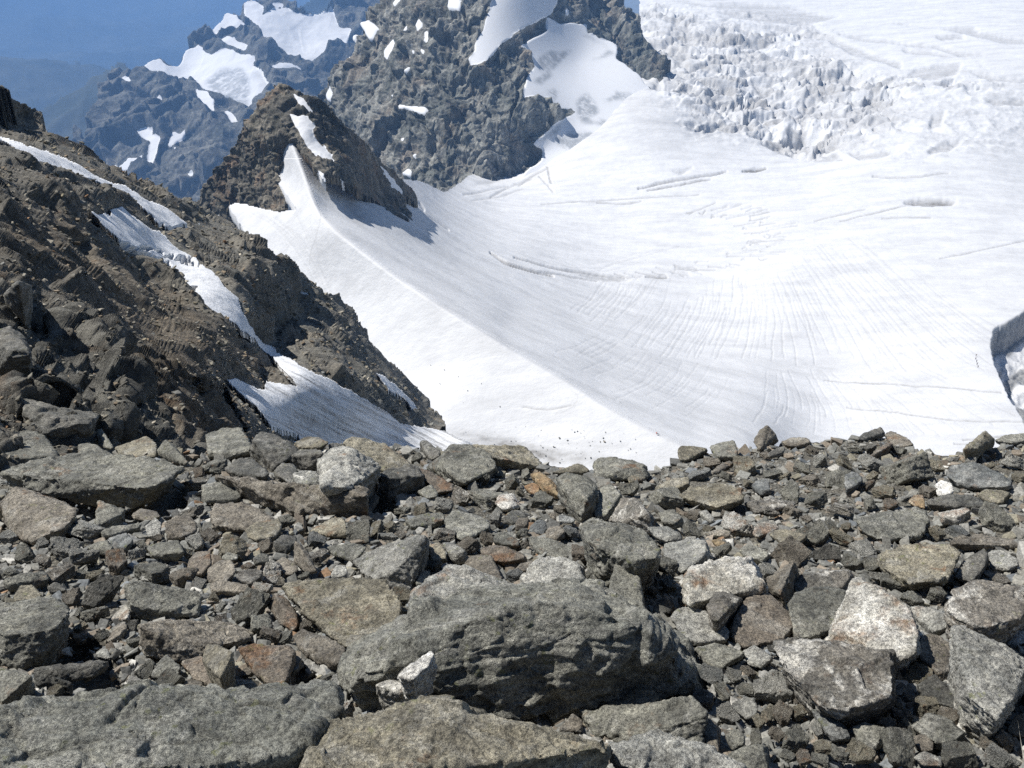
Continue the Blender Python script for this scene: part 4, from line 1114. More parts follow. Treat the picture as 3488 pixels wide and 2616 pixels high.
# ------------------------------------------------------------------ boulders and stones traced one by one
# (tile, name, material, label, points of the lit top face, points of the foot, options)
ROCKS = [
 ('A', 'boulder', 'grey', 'long flat grey slab with pointed left end and dark overhanging edge, left of the slope', [(10, 440), (250, 360), (600, 290), (850, 260), (1100, 300), (1400, 330), (1740, 400), (1560, 490), (1490, 590), (1380, 585), (1100, 545), (830, 510), (660, 490), (250, 465)], [(90, 520), (400, 650), (700, 670), (1000, 670), (1300, 660), (1470, 650)]),
 ('A', 'boulder', 'grey', 'big grey boulder at the left edge, resting just above the long flat slab', [(-60, 100), (0, 80), (250, 55), (420, 90), (500, 230), (560, 290), (245, 290), (0, 265), (-60, 260)], [(330, 340), (240, 312), (0, 390), (-60, 380)]),
 ('A', 'boulder', 'brown', 'broad rounded brownish boulder below the left half of the long flat slab', [(150, 580), (280, 660), (430, 680), (560, 710), (720, 790), (700, 870), (600, 960), (250, 1085), (90, 980), (60, 900), (0, 850), (0, 720)], [(620, 1050), (260, 1110), (80, 970)]),
 ('A', 'boulder', 'grey', 'upright four-sided grey block in the hollow under the long flat slab', [(930, 710), (1180, 790), (1150, 830), (960, 900), (890, 960)], [(880, 985), (1000, 965), (1170, 915)]),
 ('A', 'stone', 'brown', 'small brown wedge stone lying right of the upright four-sided block', [(1230, 840), (1330, 780), (1480, 810), (1510, 855), (1450, 850), (1260, 850)], [(1270, 885), (1400, 910), (1500, 880)]),
 ('A', 'stone', 'pale', 'pale egg-shaped stone below the small brown wedge under the long slab', [(1370, 950), (1460, 860), (1520, 920), (1510, 1030), (1390, 1040)], [(1390, 1060), (1510, 1050)]),
 ('A', 'boulder', 'brown', 'blunt brownish block right of the pale egg-shaped stone', [(1560, 910), (1680, 850), (1790, 850), (1850, 920), (1850, 990), (1700, 1050), (1560, 990)], [(1590, 1080), (1830, 1060)]),
 ('A', 'stone', 'blue', 'blue-grey angular stone in front of the upright four-sided block', [(1020, 1060), (1190, 1010), (1250, 1070), (1230, 1110), (1130, 1150), (1050, 1100)], [(1060, 1140), (1180, 1190), (1260, 1120)]),
 ('A', 'stone', 'grey', 'dark-fronted block left of the blue-grey angular stone', [(830, 1150), (900, 1100), (1010, 1080), (1060, 1150), (880, 1150)], [(880, 1205), (1030, 1222), (1070, 1180)]),
 ('A', 'stone', 'grey', 'grey stone with a squared top left of the pale egg-shaped stone', [(950, 1000), (1040, 950), (1330, 925), (1320, 960), (1130, 1000), (1030, 1040)], [(960, 1060), (1100, 1040), (1320, 990)]),
 ('A', 'boulder', 'rust', 'triangular grey stone with an orange rust spot below the blunt brownish block', [(1780, 1260), (1850, 1190), (1980, 1180), (1990, 1290), (1900, 1390), (1760, 1370)], [(1780, 1400), (1910, 1422), (1995, 1310)]),
 ('A', 'stone', 'pale', 'light triangular stone on gravel left of the rust-spotted triangular stone', [(1310, 1440), (1370, 1365), (1440, 1380), (1450, 1450), (1390, 1450)], [(1330, 1460), (1440, 1470)]),
 ('A', 'stone', 'grey', 'squarish grey stone between the blue-grey angular stone and the rust-spotted triangle', [(1380, 1150), (1480, 1110), (1680, 1080), (1730, 1190), (1620, 1200), (1500, 1190), (1420, 1220)], [(1420, 1240), (1600, 1260), (1740, 1215)]),
 ('A', 'boulder', 'grey', 'low grey slab with dark underside near the left edge, above the pale yellowish boulder', [(30, 1460), (200, 1390), (430, 1380), (460, 1440), (260, 1440), (100, 1485)], [(80, 1560), (240, 1545), (450, 1500)]),
 ('A', 'stone', 'olive', 'pale yellowish rounded boulder behind the massive rust-stained block', [(130, 1610), (190, 1510), (310, 1500), (390, 1590), (300, 1645), (150, 1650)], [(130, 1670), (320, 1680), (400, 1620)]),
 ('A', 'stone', 'dark', 'dark triangular stone right of the pale yellowish rounded boulder', [(440, 1520), (510, 1475), (560, 1490), (630, 1550), (540, 1530)], [(470, 1570), (640, 1565)]),
 ('B', 'boulder', 'brown', 'purple-brown block with a sharp left corner in front of the long wall-like slab', [(50, 830), (100, 740), (380, 730), (490, 780), (650, 880), (460, 920), (370, 945), (200, 940), (60, 930)], [(55, 975), (200, 965), (380, 990)]),
 ('B', 'boulder', 'olive', 'tan block lying against the purple-brown block', [(370, 980), (480, 910), (690, 875), (720, 930), (700, 1000), (560, 1050), (480, 1070)], [(400, 1055), (490, 1090), (640, 1072), (712, 1020)]),
 ('B', 'boulder', 'brown', 'long low wall-like slab with a shaded brown front, standing across the slope', [(100, 480), (280, 503), (830, 563), (1200, 600), (1530, 636), (1500, 655), (1200, 612), (830, 575), (280, 515)], [(340, 700), (880, 825), (1300, 845), (1530, 862)], {'vert': 1}),
 ('B', 'boulder', 'grey', 'flat-topped grey block at the left end of the wall-like slab', [(-40, 560), (220, 515), (290, 570), (340, 665), (290, 690), (-40, 690)], [(-30, 730), (300, 725)]),
 ('B', 'boulder', 'dark', 'dark rounded boulder above the left end of the wall-like slab', [(180, 410), (320, 310), (450, 320), (600, 440), (560, 480), (270, 440)], [(280, 500), (590, 522)]),
 ('B', 'stone', 'dark', 'dark grey angular stone between the dark rounded boulder and the speckled boulder', [(640, 430), (720, 350), (830, 360), (870, 420), (780, 460), (700, 480)], [(650, 485), (800, 545), (860, 455)]),
 ('B', 'stone', 'pale', 'light grey stone touching the left foot of the big pale-speckled boulder', [(820, 460), (900, 420), (1040, 430), (1070, 500), (960, 530), (870, 560)], [(820, 565), (1000, 580), (1100, 580)]),
 ('B', 'boulder', 'pale', 'big pale-speckled boulder with dark right flank standing in front of the gully ice', [(1060, 330), (1180, 225), (1380, 205), (1500, 330), (1650, 400), (1450, 400), (1360, 585), (1100, 575)], [(1090, 595), (1370, 618), (1600, 445)], {'h': 0.42}),
 ('B', 'boulder', 'dark', 'dark rough boulder left of the big pale-speckled boulder', [(440, 140), (520, 60), (640, 80), (760, 150), (900, 235), (620, 170)], [(430, 300), (560, 365), (640, 400), (830, 310)]),
 ('B', 'stone', 'dark', 'dark roundish stone leaning on the upper left side of the pale-speckled boulder', [(820, 280), (900, 230), (1080, 230), (1110, 260), (930, 270)], [(860, 405), (960, 422), (1060, 412)]),
 ('B', 'boulder', 'olive', 'tan sloping slab on the skyline right of the pale-speckled boulder', [(1370, 100), (1500, 130), (1700, 180), (1790, 280), (1950, 370), (1700, 410), (1560, 330), (1400, 210), (1290, 165)], [(1700, 440), (1500, 400), (1940, 390)]),
 ('B', 'boulder', 'olive', 'smooth light tan slab at the skyline left of the tan sloping slab', [(840, 160), (960, 100), (1060, 110), (1160, 160), (1080, 205), (880, 205)], [(880, 228), (1060, 232)]),
 ('B', 'boulder', 'dark', 'dark broken block in the gap right of the pale-speckled boulder', [(1620, 470), (1700, 415), (1850, 400), (1980, 372), (2060, 470), (1850, 430), (1700, 500)], [(1700, 700), (1850, 620), (2080, 612)]),
 ('B', 'boulder', 'grey', 'lichen-dark grey boulder at the left foot of the ice, with a ledge below', [(0, 90), (180, 30), (340, 20), (440, 200), (400, 245), (100, 250), (20, 240)], [(30, 300), (200, 312), (420, 292)]),
 ('B', 'boulder', 'pale', 'large wedge-shaped pale boulder with dark right face, centre left of the slope', [(1390, 1280), (1560, 1180), (1780, 1110), (2000, 1035), (2060, 1050), (1900, 1200), (1790, 1300), (1760, 1400), (1600, 1440), (1450, 1380)], [(1830, 1530), (1960, 1530), (2080, 1300), (2110, 1150), (1560, 1465)]),
 ('B', 'boulder', 'grey', 'flat grey slab behind the large wedge-shaped pale boulder', [(1140, 1140), (1400, 1110), (1520, 1140), (1430, 1240), (1380, 1260), (1200, 1195)], [(1200, 1218), (1400, 1290)]),
 ('B', 'stone', 'brown', 'thin brown plate leaning left of the wedge-shaped pale boulder', [(840, 1080), (960, 1170), (1050, 1375), (950, 1365), (830, 1280)], [(840, 1295), (950, 1388), (1060, 1392)]),
 ('B', 'stone', 'olive', 'mossy-toned lump below the right half of the wall-like slab', [(985, 990), (1070, 940), (1200, 870), (1300, 870), (1340, 1000), (1200, 1010)], [(1000, 1015), (1220, 1050), (1350, 1055)]),
 ('B', 'stone', 'brown', 'brown stone wedged between the thin brown plate and the streaked round stone', [(640, 1290), (740, 1240), (850, 1290), (870, 1370), (740, 1385)], [(640, 1345), (740, 1412), (830, 1402)]),
 ('B', 'stone', 'pale', 'light stone with dark front edge at the left foot of the wedge boulder', [(1180, 1400), (1230, 1310), (1320, 1320), (1340, 1380), (1290, 1415)], [(1190, 1455), (1330, 1442)]),
 ('B', 'stone', 'brown', 'flat brown plate above the long brown boulder', [(30, 1490), (150, 1460), (400, 1500), (430, 1565), (300, 1556), (60, 1545)], [(60, 1580), (420, 1592)]),
 ('B', 'stone', 'striped', 'streaked round stone above the flat brown plate', [(310, 1380), (420, 1350), (540, 1370), (520, 1425), (420, 1490), (310, 1450)], [(430, 1522), (540, 1452)]),
 ('B', 'stone', 'brown', 'rounded stone left of the streaked round stone', [(20, 1350), (130, 1270), (250, 1270), (290, 1370), (210, 1410), (190, 1465), (20, 1450)], [(30, 1482), (200, 1492)]),
 ('B', 'stone', 'grey', 'grey oval stone among the small stones below the tan block', [(440, 1250), (520, 1200), (590, 1210), (600, 1270), (500, 1290)], [(460, 1320), (590, 1300)]),
 ('B', 'stone', 'grey', 'small faceted stone left of the grey oval stone', [(150, 1240), (200, 1190), (300, 1190), (310, 1240), (240, 1270)], [(160, 1270), (300, 1262)]),
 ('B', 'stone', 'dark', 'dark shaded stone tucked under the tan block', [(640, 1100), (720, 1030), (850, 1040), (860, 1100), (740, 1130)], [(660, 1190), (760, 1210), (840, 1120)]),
 ('B', 'boulder', 'grey', 'flat slab edge at the right end of the wall-like slab', [(-10 + 1890, 900), (2050, 830), (2240, 820), (2260, 880), (2100, 905), (1930, 950)], [(1930, 975), (2120, 960), (2250, 930)]),
 ('F', 'boulder', 'grey', 'massive block at the left edge with rust stains on top and black shaded front', [(-80, 140), (120, 110), (350, 60), (550, 60), (650, 150), (640, 220), (560, 270), (500, 365), (150, 385), (-80, 410)], [(-80, 690), (200, 720), (350, 690), (500, 560), (560, 400)]),
 ('F', 'boulder', 'grey', 'grey block with a white crystalline patch at its right end', [(1170, -80), (1250, -100), (1500, -60), (1700, 0), (1870, 0), (1900, 50), (1860, 185), (1420, 160), (1350, 60), (1220, 120)], [(1230, 265), (1330, 255), (1500, 235), (1860, 225)]),
 ('F', 'boulder', 'brown', 'long brown boulder with a rusty crown and a dark hollow beneath', [(1310, 320), (1500, 280), (1780, 285), (1950, 275), (2150, 300), (2400, 400), (2380, 430), (2080, 500), (1950, 480), (1780, 425), (1650, 425), (1400, 375)], [(1360, 610), (1500, 590), (1700, 640), (1850, 625), (1950, 530), (2200, 500)]),
 ('F', 'stone', 'olive', 'pale tan block propped against the right side of the long brown boulder', [(1960, 495), (2100, 525), (2190, 570), (2140, 700), (2080, 800), (1900, 640)], [(2080, 818), (2140, 832), (2195, 640)], {'h': 0.22}),
 ('G', 'boulder', 'rust', 'rust-brown slab facing up beside the pale tan block', [(300, 700), (480, 680), (800, 690), (840, 760), (820, 840), (760, 1000), (700, 1090), (600, 1045), (460, 955), (380, 830)], [(620, 1090), (740, 1112), (775, 1010), (850, 850)]),
 ('F', 'stone', 'quartz', 'cream triangular stone left of the block with a white crystalline patch', [(1040, 250), (1200, 100), (1225, 190), (1200, 250), (1080, 268)], [(1060, 278), (1225, 290)]),
 ('F', 'stone', 'grey', 'grey two-pronged stone below the hollow of the long brown boulder', [(1420, 780), (1510, 640), (1570, 590), (1700, 700), (1680, 780), (1570, 795)], [(1430, 812), (1600, 818), (1690, 800)]),
 ('F', 'stone', 'rust', 'rusty wedge left of the pale tan block', [(1690, 660), (1900, 610), (1950, 720), (2150, 865), (2040, 885), (1850, 825)], [(1860, 852), (2040, 907), (2150, 890)]),
 ('G', 'stone', 'brown', 'long low stone lying on the upper rim of the wide smooth slab', [(-30, 1120), (100, 1050), (300, 1010), (440, 1020), (510, 1085), (250, 1085), (190, 1165), (0, 1165)], [(0, 1192), (190, 1192), (400, 1180), (520, 1170)]),
 ('F', 'boulder', 'grey', 'upright grey stone with dark right face at the left edge, behind the wide smooth slab', [(-60, 720), (0, 725), (130, 745), (300, 790), (70, 800), (60, 1000), (0, 1050)], [(40, 1082), (200, 1042), (320, 950)]),
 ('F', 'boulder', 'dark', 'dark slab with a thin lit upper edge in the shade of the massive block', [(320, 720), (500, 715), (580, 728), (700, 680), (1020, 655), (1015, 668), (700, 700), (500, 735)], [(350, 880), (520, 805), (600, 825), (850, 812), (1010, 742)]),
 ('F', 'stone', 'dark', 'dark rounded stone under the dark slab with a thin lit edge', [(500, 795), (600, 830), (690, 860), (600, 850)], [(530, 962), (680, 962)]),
 ('F', 'stone', 'grey', 'grey stone at the right end of the dark hollow above the wide smooth slab', [(1200, 900), (1290, 840), (1380, 830), (1400, 930), (1290, 955)], [(1220, 942), (1370, 992)]),
 ('F', 'stone', 'brown', 'brownish lump between the dark hollow and the rim of the wide smooth slab', [(690, 980), (740, 945), (850, 990), (960, 1000), (900, 1020), (740, 1010)], [(700, 1030), (960, 1045)]),
 ('F', 'stone', 'pale', 'pale lit stone in the dark hollow right of the massive block', [(900, 580), (960, 530), (1020, 540), (1030, 600), (960, 590)], [(920, 620), (1040, 640)]),
 ('F', 'stone', 'brown', 'leaning brown plate left of the dark hollow beneath the long brown boulder', [(1000, 460), (1100, 310), (1180, 280), (1200, 330), (1130, 360), (1060, 450)], [(1010, 475), (1100, 470), (1200, 400)]),
 ('F', 'stone', 'brown', 'brown pebble-sized block right of the grey two-pronged stone', [(1700, 850), (1790, 820), (1910, 850), (1900, 910), (1800, 930)], [(1720, 910), (1830, 950), (1900, 930)]),
 ('F', 'boulder', 'slab', 'wide smooth grey-green slab along the bottom left, with a rough broken front', [(-200, 1120), (500, 1050), (1100, 1030), (1900, 1010), (2400, 985), (2900, 930), (3180, 920), (3200, 1150), (2750, 1500), (2000, 1720), (1100, 1740), (600, 1740), (-200, 1750)], [(-200, 2200), (800, 2200), (1800, 2100), (2500, 1900), (3000, 1500)], {'h': 0.36}),
 ('P', 'boulder', 'olive', 'broad rough boulder at the bottom centre with orange lichen specks', [(100, 1010), (230, 880), (500, 810), (700, 730), (760, 735), (850, 800), (1000, 840), (1200, 880), (1400, 940), (1700, 990), (1550, 1020), (1200, 1080), (700, 1130), (130, 1130)], [(100, 1300), (600, 1400), (1100, 1400), (1560, 1250)], {'h': 0.42}),
 ('P', 'boulder', 'slab', 'biggest boulder, a rounded grey hump with dark shaded front, at the lower centre', [(260, 590), (330, 470), (560, 360), (650, 270), (850, 190), (980, 160), (1200, 140), (1500, 120), (1600, 150), (1740, 220), (1900, 300), (1760, 325), (1600, 330), (1500, 340), (1200, 400), (1100, 420), (830, 470), (740, 510), (600, 560), (400, 600)], [(2050, 380), (2130, 480), (260, 740), (480, 790), (880, 790), (960, 835), (1220, 865), (1450, 810), (1700, 720), (1850, 660), (2100, 720), (2200, 690), (2200, 600)], {'hump': [(1050, 270, 0.93), (700, 400, 0.955), (1450, 230, 0.95)]}),
 ('P', 'stone', 'white', 'white quartz stone perched against the front of the biggest boulder', [(565, 610), (640, 540), (740, 480), (757, 490), (720, 560), (640, 630)], [(600, 650), (680, 668), (745, 640), (770, 570)], {'front': 'biggest boulder', 'h': 0.12}),
 ('P', 'stone', 'quartz', 'pale block with dark right face, just under the white quartz stone', [(440, 660), (510, 630), (600, 650), (660, 700), (560, 665), (550, 700)], [(480, 790), (540, 785), (665, 740)], {'front': 'biggest boulder', 'h': 0.14}),
 ('G', 'boulder', 'olive', 'large flat brown-grey boulder left behind the biggest boulder', [(740, 140), (830, 100), (1100, 70), (1400, 60), (1700, 80), (1780, 200), (1840, 270), (1820, 450), (1570, 590), (1370, 500), (1240, 480), (1200, 550), (1000, 415), (850, 290)], [(1220, 640), (1150, 575), (1560, 615), (1840, 470)]),
 ('G', 'boulder', 'rust', 'leaning rust-stained slab below the large flat brown-grey boulder', [(590, 320), (650, 190), (760, 240), (860, 380), (870, 480), (820, 540), (680, 450)], [(700, 480), (830, 560), (880, 500)]),
 ('G', 'boulder', 'brown', 'long brown slab slanting down to the left end of the biggest boulder', [(820, 600), (900, 540), (1010, 570), (1200, 640), (1320, 720), (1270, 870), (1040, 790), (870, 690)], [(880, 730), (1050, 850), (1260, 920)]),
 ('G', 'stone', 'grey', 'grey block between the long brown slab and the leaning rust-stained slab', [(430, 400), (560, 390), (620, 420), (630, 520), (560, 540), (440, 520)], [(430, 555), (560, 570), (640, 540)]),
 ('G', 'stone', 'pale', 'pale stone in the dark gap left of the biggest boulder', [(1170, 1060), (1200, 960), (1310, 950), (1300, 1000), (1240, 1070)], [(1170, 1095), (1300, 1085)]),
 ('G', 'stone', 'olive', 'flat stone in the gap between the large flat boulder and the biggest boulder', [(1240, 640), (1340, 590), (1500, 590), (1560, 640), (1430, 700), (1330, 700)], [(1260, 690), (1400, 730)]),
 ('H', 'boulder', 'pale', 'large pale blue-grey boulder with a white quartz streak, behind the biggest boulder', [(20, 480), (150, 370), (340, 230), (440, 215), (600, 270), (880, 380), (960, 440), (830, 480), (560, 540), (380, 590), (100, 600), (30, 640)], [(30, 660), (400, 650), (900, 500)], {'h': 0.3}),
 ('H', 'boulder', 'pale', 'smooth pale flat-topped boulder right behind the crown of the biggest boulder', [(1045, 320), (1110, 250), (1190, 160), (1300, 130), (1450, 150), (1570, 200), (1600, 300), (1640, 390), (1540, 370), (1300, 430), (1040, 420)], [(1050, 450), (1500, 450), (1690, 440)], {'h': 0.25}),
 ('H', 'stone', 'brown', 'brown tent-shaped stone between the two pale boulders', [(500, 200), (560, 130), (700, 112), (755, 118), (690, 180), (600, 205)], [(560, 225), (870, 372), (830, 250)]),
 ('C', 'boulder', 'rust', 'tan and rust flat slab above the smooth pale flat-topped boulder', [(650, 1150), (860, 1130), (1050, 1210), (1080, 1245), (940, 1265), (880, 1285), (790, 1265), (640, 1190)], [(800, 1292), (900, 1302), (1100, 1282)]),
 ('C', 'boulder', 'grey', 'grey-green slab right of the tan and rust flat slab', [(1110, 1050), (1300, 1060), (1400, 1110), (1550, 1160), (1560, 1195), (1430, 1235), (1200, 1195), (1130, 1110)], [(1200, 1222), (1430, 1262), (1560, 1218)]),
 ('C', 'boulder', 'grey', 'broad rounded grey boulder in the middle of the slope', [(1600, 960), (1690, 865), (1800, 910), (2000, 930), (2180, 1000), (2280, 1100), (2340, 1230), (2200, 1300), (2010, 1180), (1800, 1170), (1650, 1080)], [(1700, 1210), (1860, 1330), (2010, 1300), (2150, 1370), (2300, 1330)], {'h': 0.4}),
 ('C', 'boulder', 'striped', 'grey boulder with white stripes behind the broad rounded boulder', [(1870, 890), (1980, 690), (2120, 690), (2240, 830), (2060, 780), (1970, 905)], [(1890, 930), (2150, 985), (2270, 1010), (2310, 890)]),
 ('C', 'boulder', 'grey', 'peaked grey-green rock left of the white-striped boulder', [(1660, 700), (1790, 590), (1880, 540), (1980, 650), (1900, 740), (1840, 840), (1740, 850)], [(1750, 885), (1850, 885), (1990, 700)]),
 ('C', 'boulder', 'grey', 'large leaning grey slab below the skyline, right of the gully ice', [(300, 330), (390, 180), (560, 190), (680, 240), (740, 270), (800, 390), (760, 420), (640, 470), (500, 540), (430, 490), (320, 400)], [(450, 560), (640, 515), (810, 430), (140, 400)]),
 ('C', 'boulder', 'olive', 'flat-topped olive block on the skyline beside the leaning grey slab', [(560, 180), (820, 190), (1080, 205), (1110, 260), (1020, 320), (900, 300), (760, 265), (730, 290)], [(830, 405), (920, 345), (1020, 362), (1250, 392), (1190, 312), (1110, 290)]),
 ('C', 'boulder', 'dark', 'dark pointed rock on the skyline left of the leaning grey slab', [(80, 150), (150, 140), (280, 245), (260, 290), (190, 305), (100, 230)], [(190, 325), (285, 305), (90, 260)]),
 ('C', 'boulder', 'orange', 'orange iron-stained rock below the flat-topped olive block', [(1130, 450), (1210, 435), (1300, 490), (1330, 560), (1280, 600), (1200, 540)], [(1230, 625), (1330, 660), (1430, 690), (1420, 640)]),
 ('C', 'stone', 'orange', 'orange-faced stone just left of the orange iron-stained rock', [(1060, 570), (1150, 535), (1210, 570), (1215, 640), (1120, 615)], [(1120, 640), (1215, 662)]),
 ('C', 'stone', 'quartz', 'whitish faceted stone with dark right side below the leaning grey slab', [(790, 730), (830, 650), (960, 640), (950, 720), (920, 785), (850, 785)], [(860, 802), (930, 802), (1055, 772)]),
 ('C', 'boulder', 'grey', 'shield-shaped grey-green slab in the centre of the slope', [(320, 890), (400, 790), (480, 810), (640, 850), (750, 920), (740, 955), (640, 985), (540, 1045), (460, 1045), (330, 960)], [(380, 1025), (470, 1072), (550, 1062), (745, 985)]),
 ('C', 'stone', 'dark', 'dark low stone right of the shield-shaped slab', [(870, 870), (950, 800), (1040, 800), (1090, 860), (1060, 885), (960, 895)], [(870, 922), (980, 932), (1090, 900)]),
 ('C', 'stone', 'brown', 'brown block under the dark low stone', [(980, 920), (1010, 870), (1110, 870), (1100, 925), (980, 940)], [(980, 992), (1060, 992), (1112, 950)]),
 ('C', 'stone', 'blue', 'dark blue-grey stone right of the brown block', [(1120, 950), (1200, 880), (1270, 900), (1280, 960), (1250, 1000)], [(1100, 1005), (1250, 1032)]),
 ('C', 'stone', 'blue', 'flat bluish stone left of the peaked grey-green rock', [(1390, 840), (1450, 840), (1550, 880), (1520, 905), (1400, 895)], [(1400, 912), (1530, 927)]),
 ('C', 'stone', 'brown', 'brown faceted stone left of the broad rounded boulder', [(1270, 1000), (1300, 950), (1400, 940), (1450, 990), (1380, 1040), (1270, 1040)], [(1270, 1060), (1380, 1080), (1450, 1060)]),
 ('C', 'stone', 'brown', 'small upright tan stone among the pebbles below the orange rock', [(1300, 840), (1330, 810), (1370, 815), (1370, 870)], [(1320, 890), (1370, 895)]),
 ('C', 'boulder', 'grey', 'large grey rock face right of the orange iron-stained rock', [(1370, 500), (1450, 450), (1640, 480), (1760, 570), (1660, 700), (1560, 640), (1480, 630), (1380, 560)], [(1500, 825), (1600, 905), (1740, 862), (1710, 780)]),
 ('C', 'boulder', 'grey', 'skyline boulder with chipped dark right side, low point of the brink', [(1720, 350), (1760, 310), (1900, 305), (2100, 330), (2190, 380), (2050, 350), (1970, 390), (1860, 465), (1740, 475)], [(1740, 500), (1880, 492), (2150, 470), (2230, 500), (2250, 460)]),
 ('C', 'stone', 'olive', 'low skyline stone left of the boulder with chipped dark side', [(1340, 440), (1480, 390), (1580, 355), (1660, 400), (1680, 435), (1600, 435)], [(1400, 462), (1670, 455)]),
 ('C', 'stone', 'grey', 'grey stone above the tan and rust flat slab', [(770, 1080), (800, 1010), (900, 1005), (1010, 1080), (1020, 1130), (880, 1120)], [(780, 1120), (1030, 1150)]),
 ('C', 'stone', 'pale', 'pale green-grey stone with a dark notch left of the tan and rust slab', [(290, 1100), (420, 1120), (510, 1180), (430, 1210), (350, 1200)], [(400, 1285), (510, 1290), (530, 1200)]),
 ('C', 'stone', 'olive', 'tan block right of the dark face of the wedge boulder', [(160, 1130), (270, 1095), (330, 1200), (330, 1250), (190, 1270)], [(190, 1300), (340, 1280)]),
 ('C', 'stone', 'grey', 'grey angular stone at the left foot of the leaning grey slab', [(60, 620), (190, 550), (250, 620), (240, 670), (160, 680)], [(150, 700), (260, 690)]),
 ('C', 'boulder', 'rust', 'rust-brown slab tilted under the left of the leaning grey slab', [(60, 400), (200, 440), (400, 560), (395, 605), (250, 632), (100, 480)], [(250, 645), (400, 615)]),
 ('H', 'boulder', 'grey', 'tall grey slab with a dark knob right of the biggest boulder', [(1850, 500), (1920, 190), (2000, 175), (2150, 330), (2200, 580), (1950, 560)], [(1950, 630), (2200, 640)], {'h': 0.2}),
 ('H', 'stone', 'brown', 'brown stone left of the tall slab with a dark knob', [(1740, 290), (1810, 210), (1900, 250), (1900, 390), (1780, 315)], [(1780, 330), (1900, 420)]),
 ('H', 'stone', 'pale', 'small light stone beside the right shoulder of the smooth pale boulder', [(1720, 420), (1790, 370), (1840, 420), (1820, 480), (1740, 445)], [(1740, 465), (1830, 502), (1870, 440)]),
 ('H', 'stone', 'brown', 'reddish-brown stone in the gap between the two pale boulders', [(990, 240), (1030, 190), (1150, 170), (1140, 220), (1060, 260)], [(990, 275), (1100, 270)]),
 ('H', 'stone', 'grey', 'grey stone left of the large pale blue-grey boulder, against the wedge boulder', [(40, 380), (90, 260), (180, 260), (180, 330), (100, 390)], [(50, 415), (180, 350)]),
 ('K', 'boulder', 'pale', 'pale grey boulder with a dark right facet, right of the broad rounded boulder', [(165, 390), (180, 290), (420, 235), (560, 260), (570, 330), (530, 410), (430, 475), (390, 505), (240, 465)], [(250, 492), (330, 552), (400, 562), (460, 492), (570, 472), (640, 440), (620, 380)]),
 ('K', 'boulder', 'quartz', 'big white-streaked boulder below the pale boulder with a dark facet', [(360, 580), (480, 500), (640, 450), (820, 420), (1000, 420), (1060, 560), (1110, 680), (960, 730), (720, 750), (560, 810), (420, 840), (350, 760)], [(420, 872), (720, 790), (1115, 720)], {'h': 0.25}),
 ('K', 'boulder', 'brown', 'upright fin-shaped stone with dark right face, right of the white-streaked boulder', [(1120, 620), (1260, 560), (1400, 445), (1300, 600), (1270, 740), (1140, 690)], [(1300, 862), (1390, 745), (1440, 560), (1270, 790)]),
 ('K', 'boulder', 'striped', 'brown banded boulder right of the upright fin-shaped stone', [(1390, 650), (1450, 590), (1700, 540), (1920, 530), (1930, 580), (1860, 680), (1740, 680), (1560, 710), (1400, 735)], [(1400, 760), (1870, 752), (1975, 640)]),
 ('K', 'boulder', 'grey', 'rounded boulder, grey above and brown below, right of the rounded brown boulder', [(1340, 850), (1360, 770), (1560, 690), (1740, 690), (1880, 730), (1890, 860), (1850, 990), (1780, 1070), (1600, 1110), (1540, 1160), (1400, 1170), (1390, 1000)], [(1400, 1195), (1550, 1202), (1790, 1115), (1885, 1030)]),
 ('K', 'boulder', 'rust', 'rounded brown boulder in the lower right part of the slope', [(800, 1060), (880, 920), (940, 780), (1020, 745), (1160, 760), (1300, 870), (1390, 970), (1400, 1090), (1330, 1160), (1100, 1200), (900, 1240), (810, 1155)], [(820, 1205), (920, 1268), (1330, 1195)]),
 ('K', 'boulder', 'pale', 'glittering light grey boulder left of the rounded brown boulder', [(230, 970), (300, 900), (420, 860), (560, 920), (620, 1010), (740, 1060), (800, 1120), (760, 1180), (560, 1140), (430, 1210), (330, 1150)], [(430, 1242), (760, 1212)]),
 ('K', 'stone', 'dark', 'dark tilted prism above the glittering light grey boulder', [(60, 910), (170, 760), (200, 790), (130, 930)], [(90, 950), (230, 940), (280, 890)]),
 ('K', 'stone', 'striped', 'layered stone with ragged dark right edge above the glittering boulder', [(580, 880), (640, 760), (740, 740), (900, 790), (820, 850), (690, 850), (680, 1000), (620, 970)], [(690, 1040), (780, 1050), (900, 870)]),
 ('E', 'boulder', 'olive', 'large flat greenish slab in the right half, above the white quartz boulder', [(840, 1360), (1100, 1270), (1480, 1260), (1620, 1330), (1560, 1430), (1500, 1560), (1400, 1600), (1150, 1620), (1040, 1520), (880, 1480)], [(1160, 1645), (1440, 1625), (850, 1420)], {'h': 0.14}),
 ('J', 'boulder', 'quartz', 'big white quartz boulder with brown stains in the lower right', [(540, 60), (600, -120), (680, -130), (830, -30), (1000, 60), (1140, 160), (1210, 420), (1200, 560), (1010, 680), (960, 600), (640, 590), (340, 515), (380, 440), (520, 370)], [(350, 545), (1010, 722), (1230, 605)], {'h': 0.3}),
 ('J', 'boulder', 'striped', 'large slab with slanting white stripes in front of the white quartz boulder', [(-110, 470), (140, 455), (310, 520), (620, 590), (970, 568), (925, 890), (980, 975), (760, 1050), (470, 1125), (310, 1090), (30, 810), (-100, 650)], [(470, 1162), (760, 1192), (960, 1085), (1012, 960), (1000, 700)], {'h': 0.22}),
 ('J', 'boulder', 'pale', 'pale cracked slab at the right edge with a dark lower right side', [(1530, 340), (1600, 335), (1850, 420), (2040, 500), (2240, 650), (2220, 760), (2100, 890), (1950, 1090), (1970, 1200), (1700, 1010), (1640, 720), (1530, 480)], [(1985, 1255), (2070, 1165), (2260, 900)], {'h': 0.24}),
